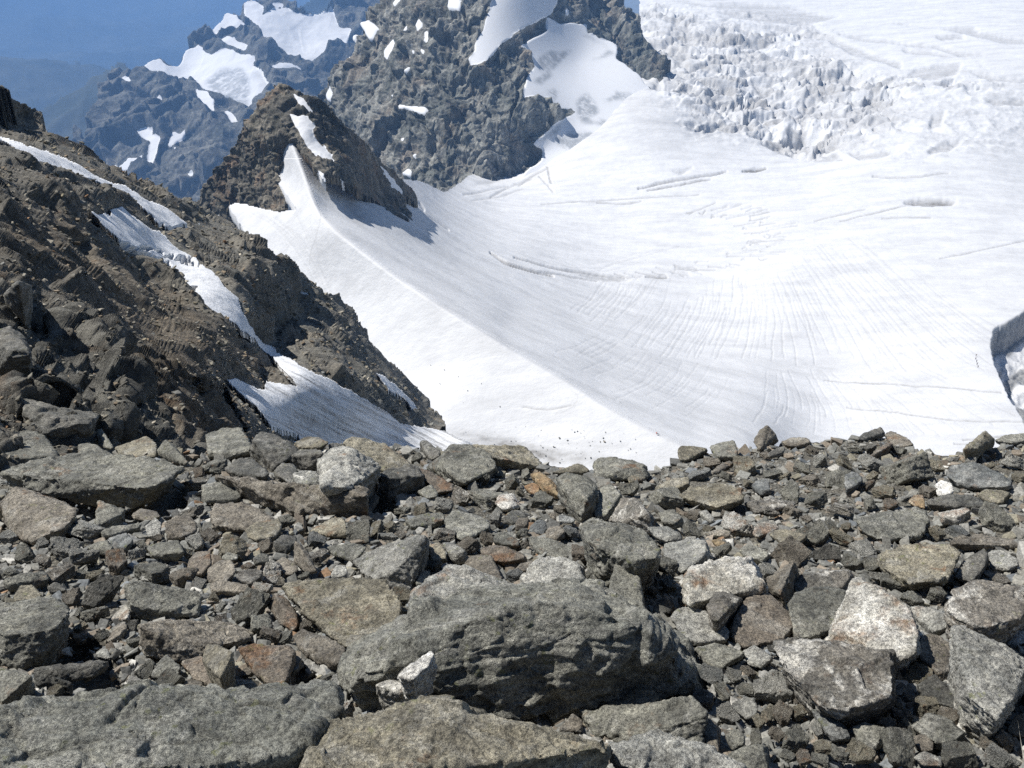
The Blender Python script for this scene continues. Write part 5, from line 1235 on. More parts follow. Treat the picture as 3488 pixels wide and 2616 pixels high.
 ('J', 'boulder', 'brown', 'brown oblong boulder between the white quartz boulder and the pale cracked slab', [(1230, 440), (1280, 380), (1400, 410), (1530, 500), (1640, 720), (1400, 750), (1330, 640), (1230, 620)], [(1430, 835), (1640, 795)]),
 ('J', 'boulder', 'dark', 'dark grey triangular slab right of the slab with slanting stripes', [(1210, 880), (1370, 780), (1420, 830), (1690, 1090), (1620, 1120), (1260, 1000)], [(1270, 1035), (1640, 1142)]),
 ('J', 'boulder', 'striped', 'dark banded boulder at the right edge above the pale cracked slab', [(1480, 170), (1560, 0), (1750, -90), (2240, -20), (2250, 210), (2000, 195), (1880, 340), (1640, 310)], [(1700, 375), (1870, 385), (2230, 290)], {'h': 0.3}),
 ('J', 'stone', 'white', 'clean white block at the right edge behind the pale cracked slab', [(1860, 390), (2000, 300), (2070, 290), (2200, 380), (2080, 500)], [(2080, 515), (2240, 482), (2240, 400)]),
 ('J', 'stone', 'pale', 'flat pale plate right of the top of the white quartz boulder', [(1140, 140), (1300, 150), (1500, 210), (1440, 260), (1480, 340), (1360, 375), (1220, 260)], [(1360, 402), (1500, 382)]),
 ('J', 'stone', 'grey', 'grey block with dark lower edge below the slab with slanting stripes', [(590, 1270), (700, 1230), (900, 1280), (860, 1395), (760, 1480), (640, 1400)], [(780, 1512), (885, 1442)]),
 ('J', 'stone', 'brown', 'purplish rounded stone right under the lower edge of the striped slab', [(810, 1220), (930, 1180), (1010, 1200), (1000, 1265), (940, 1285)], [(930, 1302), (1015, 1292)]),
 ('J', 'stone', 'brown', 'brown rounded stone near the bottom right, below the dark triangular slab', [(1140, 1380), (1240, 1340), (1350, 1350), (1360, 1480), (1250, 1495)], [(1250, 1517), (1365, 1512)]),
 ('J', 'stone', 'pale', 'pinkish stone with dark underside near the bottom right', [(1170, 1560), (1280, 1500), (1430, 1570), (1440, 1610), (1250, 1595)], [(1270, 1642), (1440, 1642)]),
 ('J', 'stone', 'blue', 'bluish elongated stone left of the grey block with dark lower edge', [(210, 1110), (330, 1110), (540, 1280), (570, 1360), (480, 1395), (370, 1330)], [(400, 1402), (575, 1392)]),
 ('J', 'boulder', 'grey', 'embedded grey slab below the dark triangular slab', [(1150, 1270), (1300, 1160), (1480, 1200), (1650, 1330), (1500, 1430), (1380, 1420), (1250, 1330)], [(1260, 1350), (1500, 1450), (1660, 1350)], {'h': 0.06}),
 ('J', 'stone', 'brown', 'brown stone at the right edge below the pale cracked slab', [(2050, 1280), (2140, 1160), (2230, 1140), (2240, 1330), (2120, 1350)], [(2060, 1370), (2240, 1370)]),
 ('I', 'boulder', 'grey', 'rough stone under the right overhang of the biggest boulder', [(430, 1060), (560, 990), (740, 890), (900, 930), (950, 990), (880, 1110), (700, 1150), (480, 1120)], [(500, 1152), (740, 1192), (945, 1112)]),
 ('I', 'stone', 'brown', 'small brown pyramid stone in front of the biggest boulder', [(10, 1290), (140, 1140), (230, 1210), (220, 1285)], [(20, 1325), (235, 1325)]),
 ('I', 'boulder', 'grey', 'wide rough boulder below the stone under the overhang', [(220, 1130), (380, 1100), (480, 1140), (700, 1190), (780, 1200), (1000, 1140), (1240, 1010), (1310, 1050), (1400, 1150), (1080, 1260), (850, 1245), (540, 1325), (320, 1250)], [(580, 1425), (1000, 1345), (1340, 1485), (1425, 1170), (320, 1305)]),
 ('I', 'boulder', 'pale', 'pale crystalline boulder at the bottom, right of the orange-lichened boulder', [(520, 1470), (750, 1400), (950, 1350), (1120, 1390), (1300, 1480), (1560, 1560), (1740, 1655), (900, 1690), (600, 1640)], [(600, 1850), (1700, 1820)], {'h': 0.2}),
 ('I', 'stone', 'brown', 'upright narrow stone right of the wide rough boulder', [(1360, 1280), (1430, 1180), (1490, 1240), (1500, 1390), (1480, 1440), (1400, 1450)], [(1420, 1492), (1520, 1522), (1545, 1300)]),
 ('I', 'stone', 'grey', 'purplish-grey stone right of the upright narrow stone', [(1560, 1310), (1680, 1290), (1760, 1340), (1750, 1420), (1600, 1425)], [(1640, 1495), (1765, 1472)]),
 ('I', 'stone', 'olive', 'light brown oblong stone above the bottom gravel, left of the bluish elongated stone', [(1900, 1150), (2000, 1050), (2090, 1115), (1960, 1225)], [(1950, 1252), (2085, 1155)]),
 ('I', 'stone', 'pale', 'whitish plate right of the tip of the biggest boulder', [(1640, 1050), (1760, 990), (1850, 1000), (1885, 1090), (1860, 1165), (1780, 1185), (1650, 1105)], [(1780, 1202), (1885, 1185)]),
 ('I', 'boulder', 'grey', 'squared grey block with a dark cleft at the bottom, right of the pale crystalline boulder', [(1500, 1640), (1650, 1500), (1860, 1440), (1930, 1440), (1870, 1480), (1850, 1659)], [(1850, 1760), (1985, 1700), (1995, 1450)]),
 ('I', 'stone', 'grey', 'angular slab right of the biggest boulder, with a dark lower edge', [(1290, 540), (1480, 480), (1750, 570), (1720, 610), (1560, 650), (1500, 700), (1380, 640)], [(1380, 680), (1510, 735), (1770, 630)]),
 ('I', 'stone', 'pale', 'light triangular stone right of the angular slab with a dark edge', [(1740, 560), (1850, 500), (1960, 570), (2020, 620), (1900, 690), (1780, 650)], [(1790, 690), (1920, 720), (2030, 650)]),
 ('D', 'boulder', 'brown', 'pointed brown boulder rising highest on the right skyline', [(1290, 290), (1340, 190), (1420, 130), (1500, 220), (1510, 255), (1430, 325), (1360, 355)], [(1350, 382), (1480, 312), (1525, 290)]),
 ('D', 'boulder', 'olive', 'brown skyline block left of the pointed boulder', [(570, 390), (600, 335), (700, 330), (840, 350), (850, 365), (690, 445), (590, 455)], [(600, 478), (700, 467), (862, 382)]),
 ('D', 'boulder', 'grey', 'grey skyline slab between the brown skyline block and the pointed boulder', [(880, 340), (1000, 290), (1110, 280), (1140, 375), (1130, 430), (950, 425)], [(940, 455), (1140, 457)]),
 ('D', 'boulder', 'brown', 'broad brown rock right of the pointed skyline boulder', [(1560, 290), (1650, 250), (1790, 250), (1830, 290), (1750, 320), (1640, 330)], [(1600, 345), (1840, 320)]),
 ('D', 'stone', 'dark', 'dark slab in front of the pointed skyline boulder', [(1420, 410), (1460, 370), (1580, 330), (1590, 355), (1560, 385), (1450, 425)], [(1430, 442), (1570, 422)]),
 ('E', 'boulder', 'dark', 'dark tilted slab on the right crest of the skyline', [(620, 270), (700, 210), (860, 150), (900, 195), (830, 230), (740, 250)], [(700, 282), (800, 262), (905, 242)]),
 ('E', 'boulder', 'brown', 'lumpy brown rock right of the dark tilted slab', [(900, 220), (960, 190), (1050, 230), (1110, 250), (1170, 315), (1060, 320), (960, 295)], [(1000, 352), (1175, 342)]),
 ('E', 'boulder', 'olive', 'square tilted block on the skyline near the right edge', [(1640, 360), (1740, 280), (1850, 185), (1930, 265), (1860, 300), (1780, 350)], [(1650, 378), (1760, 382), (1925, 302)], {'h': 0.25}),
 ('E', 'boulder', 'grey', 'ragged flat rock at the right end of the skyline', [(1930, 275), (2040, 230), (2240, 205), (2240, 275), (2100, 300)], [(2000, 315), (2240, 305)]),
 ('E', 'stone', 'rust', 'long reddish slab under the lumpy brown rock', [(720, 460), (820, 370), (930, 300), (980, 310), (850, 385)], [(740, 475), (900, 385), (985, 335)]),
 ('E', 'stone', 'rust', 'flat reddish-brown plate below the dip in the right skyline', [(1040, 440), (1140, 420), (1290, 430), (1330, 465), (1250, 500), (1080, 465)], [(1080, 492), (1250, 522), (1370, 502)]),
 ('E', 'boulder', 'blue', 'wide blue-grey slab with an orange patch near the right edge', [(1480, 600), (1540, 520), (1740, 490), (1960, 580), (2110, 680), (2100, 715), (1900, 680), (1760, 715), (1550, 665)], [(1550, 692), (1760, 737), (2112, 742)]),
 ('E', 'stone', 'white', 'white quartz lump left under the wide blue-grey slab', [(1370, 700), (1430, 650), (1530, 680), (1550, 750), (1500, 785), (1400, 785)], [(1400, 807), (1545, 802)]),
 ('E', 'boulder', 'dark', 'long dark stone below the wide blue-grey slab', [(1290, 860), (1400, 810), (1600, 790), (1740, 810), (1860, 870), (1840, 900), (1500, 890), (1300, 875)], [(1320, 912), (1550, 927), (1850, 922)]),
 ('E', 'stone', 'orange', 'ochre stone at the left end of the long dark stone', [(1120, 850), (1180, 790), (1260, 790), (1280, 860), (1260, 905), (1190, 885)], [(1200, 907), (1285, 922)]),
 ('E', 'stone', 'olive', 'yellow-brown block right of the long dark stone', [(1770, 790), (1850, 740), (2010, 750), (2080, 770), (2010, 855), (1900, 855)], [(1900, 877), (2010, 882), (2095, 802)]),
 ('E', 'boulder', 'grey', 'smooth grey slab with rounded lower edge in the right half', [(630, 1040), (700, 1000), (900, 960), (1000, 970), (1200, 930), (1290, 950), (1320, 1040), (1260, 1150), (1160, 1190), (1040, 1170), (980, 1140), (830, 1200), (700, 1140)], [(830, 1222), (1060, 1202), (1170, 1217), (1325, 1090)]),
 ('E', 'stone', 'quartz', 'dark stone with a white top edge right of the smooth grey slab', [(1400, 960), (1670, 910), (1700, 935), (1600, 990), (1440, 1000)], [(1420, 1045), (1600, 1065), (1710, 1012)]),
 ('E', 'boulder', 'dark', 'dark oval stone at the right of the large flat greenish slab', [(1550, 1560), (1650, 1400), (1840, 1300), (1870, 1340), (1840, 1470), (1740, 1590), (1700, 1610)], [(1720, 1642), (1885, 1422)]),
 ('E', 'stone', 'blue', 'bluish triangular stone above the smooth grey slab', [(530, 600), (600, 570), (690, 620), (680, 665), (540, 740), (520, 680)], [(540, 785), (695, 692)]),
 ('E', 'stone', 'pale', 'light stone with bluish face at the far right below the dark oval stone', [(1880, 1330), (2000, 1310), (2140, 1390), (2160, 1450), (2050, 1480), (1890, 1460)], [(1900, 1490), (2060, 1510), (2170, 1480)]),
 ('E', 'stone', 'brown', 'low brown slab at the far right above the light bluish-faced stone', [(1510, 1240), (1600, 1190), (1800, 1170), (2050, 1200), (2180, 1270), (1900, 1260), (1700, 1220), (1560, 1250)], [(1600, 1285), (1950, 1290), (2180, 1300)]),
 ('D', 'stone', 'striped', 'flat white-streaked stone above the yellowish pale stone', [(1210, 870), (1300, 850), (1500, 830), (1700, 860), (1680, 890), (1480, 900), (1250, 885)], [(1230, 912), (1310, 962), (1480, 932)]),
 ('D', 'stone', 'quartz', 'yellowish pale stone in the middle of the right half', [(1280, 1150), (1320, 1060), (1480, 1030), (1530, 1100), (1440, 1145), (1330, 1185)], [(1320, 1202), (1460, 1162)]),
 ('D', 'boulder', 'olive', 'brown slab right under the yellowish pale stone', [(1430, 1160), (1560, 1110), (1780, 1160), (1790, 1185), (1690, 1240), (1560, 1230)], [(1560, 1262), (1650, 1292), (1795, 1212)]),
 ('D', 'stone', 'blue', 'dark blue-grey pointed stone above the flat white-streaked stone', [(1270, 700), (1330, 650), (1420, 640), (1450, 735), (1380, 745)], [(1280, 742), (1360, 792), (1465, 792)]),
 ('D', 'boulder', 'olive', 'wide tan slab embedded left of the dark blue-grey pointed stone', [(580, 800), (700, 720), (1000, 680), (1180, 740), (1190, 830), (950, 910), (800, 860)], [(800, 902), (960, 937), (1195, 852)], {'h': 0.09}),
 ('D', 'stone', 'brown', 'purplish stone above the wide tan slab', [(890, 580), (960, 510), (1060, 470), (1110, 490), (1040, 535), (960, 580)], [(900, 602), (1105, 522)]),
 ('D', 'stone', 'olive', 'tan stone left of the wide tan slab', [(370, 720), (520, 640), (680, 620), (680, 685), (560, 730), (400, 750)], [(400, 777), (695, 702)]),
 ('D', 'stone', 'orange', 'orange-red flake above the pale boulder with a dark facet', [(890, 1220), (960, 1200), (1050, 1255), (940, 1255)], [(950, 1282), (1062, 1277)]),
 ('D', 'stone', 'grey', 'grey stone with dark right face beside the white-striped boulder', [(400, 960), (530, 920), (620, 1000), (540, 1060), (420, 1040)], [(560, 1112), (642, 1092)]),
 ('D', 'stone', 'pale', 'light stone right of the foot of the white-striped boulder', [(280, 1100), (480, 1090), (590, 1150), (500, 1185), (380, 1195)], [(480, 1232), (622, 1222), (605, 1162)]),
 ('D', 'stone', 'grey', 'rounded grey stone right of the pale boulder with a dark facet', [(1150, 1310), (1230, 1260), (1330, 1270), (1440, 1350), (1380, 1410), (1200, 1365)], [(1380, 1442), (1445, 1402)]),
 ('D', 'stone', 'pale', 'cream stone below the wide tan slab', [(770, 950), (850, 930), (910, 1000), (900, 1035)], [(880, 1055), (935, 1052)]),
 ('D', 'stone', 'brown', 'long flat brown stone below the cream stone', [(820, 1150), (1000, 1110), (1080, 1140), (1060, 1165), (850, 1162)], [(850, 1184), (1060, 1192)]),
 ('D', 'stone', 'olive', 'tan cobble right of the boulder with chipped dark side', [(100, 640), (150, 600), (250, 590), (270, 630), (180, 660)], [(120, 690), (270, 670)]),
 ('L', 'boulder', 'dark', 'dark blocky boulder at the left edge above the pale outcrop', [(20, 560), (110, 470), (190, 505), (160, 545), (40, 570)], [(40, 595), (160, 600), (205, 540)], {'slope': 1}),
 ('L', 'boulder', 'dark', 'layered dark ledge at the foot of the pale outcrop', [(110, 1210), (250, 1235), (360, 1285), (620, 1320), (560, 1380), (300, 1320)], [(250, 1455), (550, 1485), (120, 1290)], {'slope': 1}),
 ('L', 'boulder', 'dark', 'black-fronted boulder at the left edge level with the pale outcrop', [(-60, 800), (60, 760), (160, 830), (190, 920), (80, 930), (-60, 900)], [(-60, 1090), (100, 1090), (190, 1000)], {'slope': 1}),
 ('A', 'stone', 'grey', 'pointed slab leaning left into the dark cleft, above the long flat slab', [(1480, 230), (1560, 130), (1650, 200), (1770, 340), (1700, 345), (1500, 285)], [(1560, 312), (1750, 372)]),
 ('A', 'stone', 'olive', 'lumpy stone with green lichen above the long flat slab', [(1080, 210), (1300, 130), (1380, 100), (1480, 170), (1470, 280), (1300, 285), (1120, 260)], [(1130, 290), (1320, 315), (1470, 310)]),
 ('A', 'stone', 'grey', 'narrow upright stone left of the lichened lumpy stone', [(900, 40), (960, 30), (1070, 200), (1020, 215), (930, 180)], [(930, 200), (1070, 225)]),
 ('A', 'stone', 'grey', 'rough low stone behind the middle of the long flat slab', [(735, 180), (830, 160), (930, 190), (1000, 260), (860, 275), (740, 270)], [(740, 290), (1000, 300)]),
]

from mathutils.bvhtree import BVHTree


def env_low(T, x):
    """lowest picture point of the polygon T at column x"""
    best = None
    n = len(T)
    for i in range(n):
        a, b = T[i], T[(i + 1) % n]
        if min(a[0], b[0]) <= x <= max(a[0], b[0]) and a[0] != b[0]:
            y = a[1] + (b[1] - a[1]) * (x - a[0]) / (b[0] - a[0])
            best = y if best is None else max(best, y)
    return best


def hull_of(pts):
    bm = bmesh.new()
    vs = [bm.verts.new(p) for p in pts]
    r = bmesh.ops.convex_hull(bm, input=vs)
    dead = list({g for g in r['geom_interior'] + r['geom_unused'] if isinstance(g, bmesh.types.BMVert) and g.is_valid})
    if dead:
        bmesh.ops.delete(bm, geom=dead, context='VERTS')
    bmesh.ops.recalc_face_normals(bm, faces=bm.faces)
    return bm


built = []
covered = []
for ri, spec in enumerate(ROCKS):
    tile, kind, mat, label, T, B = spec[:6]
    o = spec[6] if len(spec) > 6 else {}
    T, B = px(tile, T), px(tile, B)
    dfun = (lambda q: SL.d(q) * 0.97 * o.get('near', 1)) if o.get('slope') else ground_d
    dB = dfun(B)
    if 'front' in o:
        tgt = [b for b in built if o['front'] in b['label']][0]
        yy = []
        for q in np.vstack((B, T)):
            r = Vector(rays(q)).normalized()
            hit = tgt['bvh'].ray_cast(Vector((0, 0, 0)), r)
            if hit[0] is not None:
                yy.append(hit[0].y)
        yfix = min(yy) - 0.03 if yy else 2.6
        dB = yfix / rays(B)[:, 1]
    GB = rays(B) * dB[:, None]
    allp = np.vstack((T, B))
    d0 = float(np.median(dB))
    wid = (allp[:, 0].max() - allp[:, 0].min()) * d0 / FPX
    hs = []
    for b, g in zip(B, GB):
        ty = env_low(T, b[0])
        if ty is not None and b[1] - ty > 0.8:
            r = rays(np.array([b[0], ty]))
            hs.append((r * (g[1] + 0.02) / r[1])[2] - g[2])
    h = o.get('h', max(np.median(hs) if hs else 0, 0.16 * wid))
    if 'front' in o:
        h = max(np.median(hs) if hs else 0, h)
    # top plane through the front rim
    lo = B[np.argmax(B[:, 1])]
    yA = float(np.median(GB[:, 1]))
    g0 = GB[np.argmin(np.abs(GB[:, 1] - yA))]
    zA = g0[2] + h
    rr = np.random.default_rng(1000 + ri)
    st, tx = rr.uniform(0.0, 0.14), rr.uniform(-0.02, 0.22)
    rim = []
    for b_, g_ in zip(B, GB):
        ty = env_low(T, b_[0])
        if ty is not None and b_[1] - ty > 0.8:
            r = rays(np.array([b_[0], ty]))
            rim.append(r * (g_[1] + 0.02) / r[1])
    if len(rim) > 1 and 'front' not in o:
        rim = np.array(rim)
        # the top face runs through its visible front rim: fit its tilt
        A_ = np.column_stack((rim[:, 0] - g0[0], -(rim[:, 1] - yA), np.ones(len(rim))))
        reg = np.diag([0.25 * wid, 0.6 * wid, 0.0]) ** 2
        rhs = rim[:, 2] - g0[2] - A_[:, :2] @ np.array([tx, st])
        sol = np.linalg.solve(A_.T @ A_ + reg * 0.5 + np.eye(3) * 1e-9, A_.T @ rhs)
        tx, st = float(np.clip(tx + sol[0], -0.45, 0.6)), float(np.clip(st + sol[1], -0.25, 0.35))
        if 'h' not in o:
            zA = g0[2] + max(float(sol[2]), 0.1 * wid)
    R_ = rays(T)
    den = R_[:, 2] + st * R_[:, 1] - tx * R_[:, 0]
    dT = (zA + st * yA - tx * g0[0]) / den
    dT = np.clip(np.where(dT < 0, 1e9, dT), d0 * 0.7, dT.min() + max(1.15 * wid, 1.3 * h) + 0.02 * d0)
    P3 = R_ * dT[:, None]
    ext = 0.3 * min(wid, 1.5)
    back = P3 * (1 + ext / dT[:, None])
    c = np.vstack((P3, GB)).mean(0)
    low = (P3 - c) * np.array([0.55, 0.6, 0]) + c
    low[:, 2] = (GZ - GS * low[:, 1] if not o.get('slope') and 'front' not in o else c[2] - h) - 0.35 * h
    sink = GB * (1 + 0.06 * h / d0) - np.array([0, 0, 0.12 * h])
    pts = np.vstack((P3, back, GB, low, sink)) if not o.get('vert') else np.vstack((P3, back, GB, sink))
    # round the top a little
    pk = P3.mean(0)
    pts = np.vstack((pts, pk * (1 - 0.05 * h / d0)))
    for hx, hy, hf in o.get('hump', []):
        rh = rays(px(tile, [(hx, hy)])[0])
        pts = np.vstack((pts, rh * (zA + st * yA - tx * g0[0]) / (rh[2] + st * rh[1] - tx * rh[0]) * hf))
    bm = hull_of([Vector(p) for p in pts])
    # knock off corners and edges so that the rock shows fracture planes
    ctr = Vector(pts.mean(0))
    vs_ = [v.co.copy() for v in bm.verts]
    for j in range(0 if 'front' in o or o.get('vert') else 4 if wid * FPX / d0 > 45 else 2):
        v = vs_[rr.integers(len(vs_))]
        n_ = ((v - ctr).normalized() + Vector(rr.normal(0, 0.35, 3))).normalized()
        far = max((w - ctr).dot(n_) for w in vs_)
        bmesh.ops.bisect_plane(bm, geom=bm.verts[:] + bm.edges[:] + bm.faces[:], plane_co=ctr + n_ * far * rr.uniform(0.88, 0.96), plane_no=n_, clear_outer=True)
        e_ = [e for e in bm.edges if e.is_boundary]
        if e_:
            bmesh.ops.contextual_create(bm, geom=e_)
    bvh = BVHTree.FromBMesh(bm)
    me = bpy.data.meshes.new('hull')
    bm.to_mesh(me)
    bm.free()
    ob = bpy.data.objects.new('hull', me)
    COL.objects.link(ob)
    md = ob.modifiers.new('r', 'REMESH')
    md.mode = 'VOXEL'
    dim = max(np.ptp(pts[:, 0]), np.ptp(pts[:, 1]), np.ptp(pts[:, 2]))
    md.voxel_size = max(1.5 * d0 / FPX, dim / 190)
    built.append(dict(ob=ob, label=label, kind=kind, mat=mat, S=wid, c=g0, h=h, bvh=bvh, px=allp, d=d0))
    covered.append(allp)

# unit shapes for the stones that fill the gaps
SHAPES = []
for k in range(14):
    rr = np.random.default_rng(50 + k)
    bm = bmesh.new()
    bmesh.ops.create_cube(bm, size=1.0)
    for v in bm.verts:
        v.co = Vector((v.co.x * rr.uniform(0.85, 1.1), v.co.y * rr.uniform(0.55, 0.9), v.co.z * rr.uniform(0.25, 0.6)))
    for j in range(4):
        n = Vector(rr.normal(0, 1, 3)).normalized()
        bmesh.ops.bisect_plane(bm, geom=bm.verts[:] + bm.edges[:] + bm.faces[:], plane_co=n * rr.uniform(0.25, 0.42), plane_no=n, clear_outer=True)
        bmesh.ops.contextual_create(bm, geom=[e for e in bm.edges if e.is_boundary])
    me = bpy.data.meshes.new('shape')
    bm.to_mesh(me)
    bm.free()
    ob = bpy.data.objects.new('shape', me)
    COL.objects.link(ob)
    md = ob.modifiers.new('r', 'REMESH')
    md.mode = 'VOXEL'
    md.voxel_size = 0.026
    SHAPES.append(ob)

dg = bpy.context.evaluated_depsgraph_get()


def take(ob):
    me = bpy.data.meshes.new_from_object(ob.evaluated_get(dg))
    n = len(me.vertices)
    V = np.empty(n * 3, np.float32)
    me.vertices.foreach_get('co', V)
    N = np.empty(n * 3, np.float32)
    me.vertices.foreach_get('normal', N)
    return me, V.reshape(-1, 3).astype(float), N.reshape(-1, 3).astype(float)


def roughen(V, N, S, seed, k=1.0):
    s = seed * 13.7
    a = 0.022 * fbm(V / (0.5 * S) + s, 3, 301) + 0.02 * fbm(V / (0.17 * S) + s, 4, 302, True, 0.6) + 0.008 * fbm(V / (0.05 * S) + s, 2, 303)
    a = a + 0.05 * facets(V / (0.34 * S) + s, 304, 0.1)
    a = a + 0.022 * facets(V / (0.13 * S) * np.array([1, 1, 1.6]) + s, 305, 0.12)
    # foliation of the gneiss: thin layers broken at different depths
    dr = np.random.default_rng(int(seed) + 7).normal(0, 0.3, 3) + np.array([0, 0.25, 1.0])
    dr /= np.linalg.norm(dr)
    Sl = min(S, 0.8)
    tl = (V @ dr) / (0.15 * Sl) + 0.9 * fbm(V / (0.6 * S) + s, 2, 307)
    fr = tl - np.floor(tl)
    edge_ = np.minimum(fr, 1 - fr)
    along = (N @ dr) ** 2
    hv = (_hash(np.floor(tl).astype(np.int64), np.zeros(len(V), np.int64) + int(seed), np.zeros(len(V), np.int64), 308) % np.uint32(997)) / 997.0
    a = a + (1 - along) * 0.75 * (Sl / S) ** 1.6 * (0.05 * (hv - 0.5) * sstep(0, 0.25, edge_) - 0.02 * (1 - sstep(0, 0.12, edge_)))
    Sc = min(S, 0.55)
    cr = np.abs(pn((V + 0.05 * Sc * fbm(V / (0.1 * Sc), 3, 309)[:, None]) / (0.6 * Sc) * np.array([1, 1, 2.2]) + s + 9, 306))
    fine = 0.012 * Sc * fbm(V / (0.11 * Sc) + s, 4, 310, True, 0.65) - 0.014 * Sc * (1 - sstep(0.0, 0.02, cr))
    return V + N * (a * S * k + fine)[:, None]


def set_co(me, V):
    me.vertices.foreach_set('co', np.ascontiguousarray(V, np.float32).ravel())
    me.polygons.foreach_set('use_smooth', np.full(len(me.polygons), True))
    me.update()


for i, b in enumerate(built):
    me, V, N = take(b['ob'])
    S = min(b['S'], 2.2 * b['h'] + 0.25 * b['S'])
    V = roughen(V, N, max(S, 0.05), i + 1) if len(V) else V
    c = b['c']
    set_co(me, V - c)
    bpy.data.objects.remove(b['ob'])
    me.name = b['kind']
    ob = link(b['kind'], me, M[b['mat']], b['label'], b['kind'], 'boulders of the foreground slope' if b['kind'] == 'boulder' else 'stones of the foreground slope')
    ob.location = c
shape_me = []
for k, ob in enumerate(SHAPES):
    me, V, N = take(ob)
    set_co(me, roughen(V, N, 0.8, 200 + k, 1.15))
    bpy.data.objects.remove(ob)
    shape_me.append(me)

# ------------------------------------------------------------------ stones in the gaps
MW, MH = 1024, 768
GX, GY = np.meshgrid(np.arange(MW) + 0.5, np.arange(MH) + 0.5)
cov = np.zeros((MH, MW), bool)


def hull2d(p):
    p = p[np.lexsort((p[:, 1], p[:, 0]))]
    def half(q):
        s = []
        for a in q:
            while len(s) > 1 and (s[-1][0] - s[-2][0]) * (a[1] - s[-2][1]) - (s[-1][1] - s[-2][1]) * (a[0] - s[-2][0]) <= 0:
                s.pop()
            s.append(a)
        return s[:-1]
    return np.array(half(list(p)) + half(list(p[::-1])))


for p in covered:
    cov |= inside(hull2d(p), GX, GY)
for p in HOLLOWS:
    cov |= inside(p, GX, GY)
brink = np.interp(GX[0], edge[:, 0], edge[:, 1])
left_lim = px('Z', [(0, 1005), (250, 1000), (420, 1010), (640, 975)])
landm = [('long flat grey slab', 'the long flat slab'), ('long low wall-like slab', 'the wall-like slab'), ('massive block at the left', 'the massive rust-stained block'), ('big pale-speckled', 'the pale-speckled boulder'),
         ('large wedge-shaped', 'the wedge-shaped pale boulder'), ('long brown boulder', 'the long brown boulder'), ('wide smooth grey-green', 'the wide smooth slab'), ('biggest boulder, a', 'the biggest boulder'), ('large flat brown-grey', 'the large flat brown-grey boulder'),
         ('broad rounded grey boulder', 'the broad rounded boulder'), ('grey boulder with white stripes', 'the white-striped boulder'), ('large leaning grey slab', 'the leaning grey slab'), ('orange iron-stained', 'the orange rock'), ('shield-shaped', 'the shield-shaped slab'),
         ('skyline boulder with chipped', 'the chipped skyline boulder'), ('big white-streaked', 'the white-streaked boulder'), ('upright fin', 'the fin-shaped stone'), ('rounded brown boulder in', 'the rounded brown boulder'), ('large flat greenish', 'the flat greenish slab'),
         ('big white quartz boulder', 'the white quartz boulder'), ('large slab with slanting', 'the slab with slanting stripes'), ('pale cracked slab', 'the pale cracked slab'), ('pointed brown boulder', 'the pointed skyline boulder'), ('dark tilted slab on', 'the dark tilted slab'),
         ('square tilted block', 'the square skyline block'), ('wide blue-grey slab', 'the wide blue-grey slab'), ('smooth grey slab with rounded', 'the smooth rounded-edge slab'), ('wide tan slab embedded', 'the embedded tan slab'), ('wide rough boulder below', 'the wide rough boulder'),
         ('broad rounded brownish', 'the broad brownish boulder'), ('yellowish pale stone', 'the yellowish pale stone'), ('pale crystalline boulder', 'the pale crystalline boulder'), ('flat-topped olive', 'the flat-topped olive block'), ('pale grey boulder with a dark right', 'the pale boulder with a dark facet')]
LMK = []
for key, nm in landm:
    q = [b for b in built if key in b['label']][0]
    LMK.append((nm, q['px'].mean(0), q['px'].min(0), q['px'].max(0)))
n_fill = 298 - sum(1 for b in built if b['kind'] == 'stone')
sizes = np.sort(np.exp(rng.normal(math.log(17), 0.4, n_fill)))[::-1]
sizes = np.clip(sizes, 10.5, 38)
MATS = ['grey'] * 12 + ['brown'] * 5 + ['dark'] * 2 + ['olive'] * 5 + ['pale'] * 4 + ['blue'] * 2 + ['rust'] * 1 + ['striped'] * 3 + ['quartz'] * 1
WORD = dict(grey='grey', brown='brown', dark='dark grey', olive='tan', pale='light grey', blue='bluish', rust='rusty', striped='banded', quartz='whitish')
fills = []
for s in sizes:
    for attempt in range(160):
        x, y = rng.uniform(4, 1020), rng.uniform(430, 764)
        if y < np.interp(x, edge[:, 0], edge[:, 1]) + 0.9 * s or (x < 300 and y < np.interp(x, left_lim[:, 0], left_lim[:, 1])):
            continue
        x0, x1, y0, y1 = int(x - s / 2), int(x + s / 2) + 1, int(y - s * 0.45), int(y + s * 0.3) + 1
        w = cov[max(0, y0):y1, max(0, x0):x1]
        if w.size and w.mean() < 0.24:
            cov[max(0, y0):y1, max(0, x0):x1] = True
            fills.append((x, y, s))
            break
info = []
for x, y, s in fills:
    m = MATS[rng.integers(len(MATS))]
    best = min(LMK, key=lambda L: np.hypot(max(L[2][0] - x, 0, x - L[3][0]), 1.4 * max(L[2][1] - y, 0, y - L[3][1])))
    dx, dy = x - best[1][0], y - best[1][1]
    ex, ey = max(best[2][0] - x, 0, x - best[3][0]), max(best[2][1] - y, 0, y - best[3][1])
    if ex > ey or (ex == ey and abs(dx) > 2 * abs(dy)):
        way = 'right of' if dx > 0 else 'left of'
    else:
        way = 'below' if dy > 0 else 'above'
    size = 'large' if s > 19 else 'small' if s < 11.5 else 'middle-sized'
    info.append(dict(x=x, y=y, s=s, m=m, lm=best[0], way=way, size=size, dist=math.hypot(ex, ey) + 0.05 * math.hypot(dx, dy)))
groups = {}
for f in info:
    groups.setdefault((f['size'], WORD[f['m']], f['way'], f['lm']), []).append(f)
ORD = ['nearest', 'second', 'third', 'fourth', 'fifth', 'sixth', 'seventh', 'eighth', 'ninth', 'tenth']
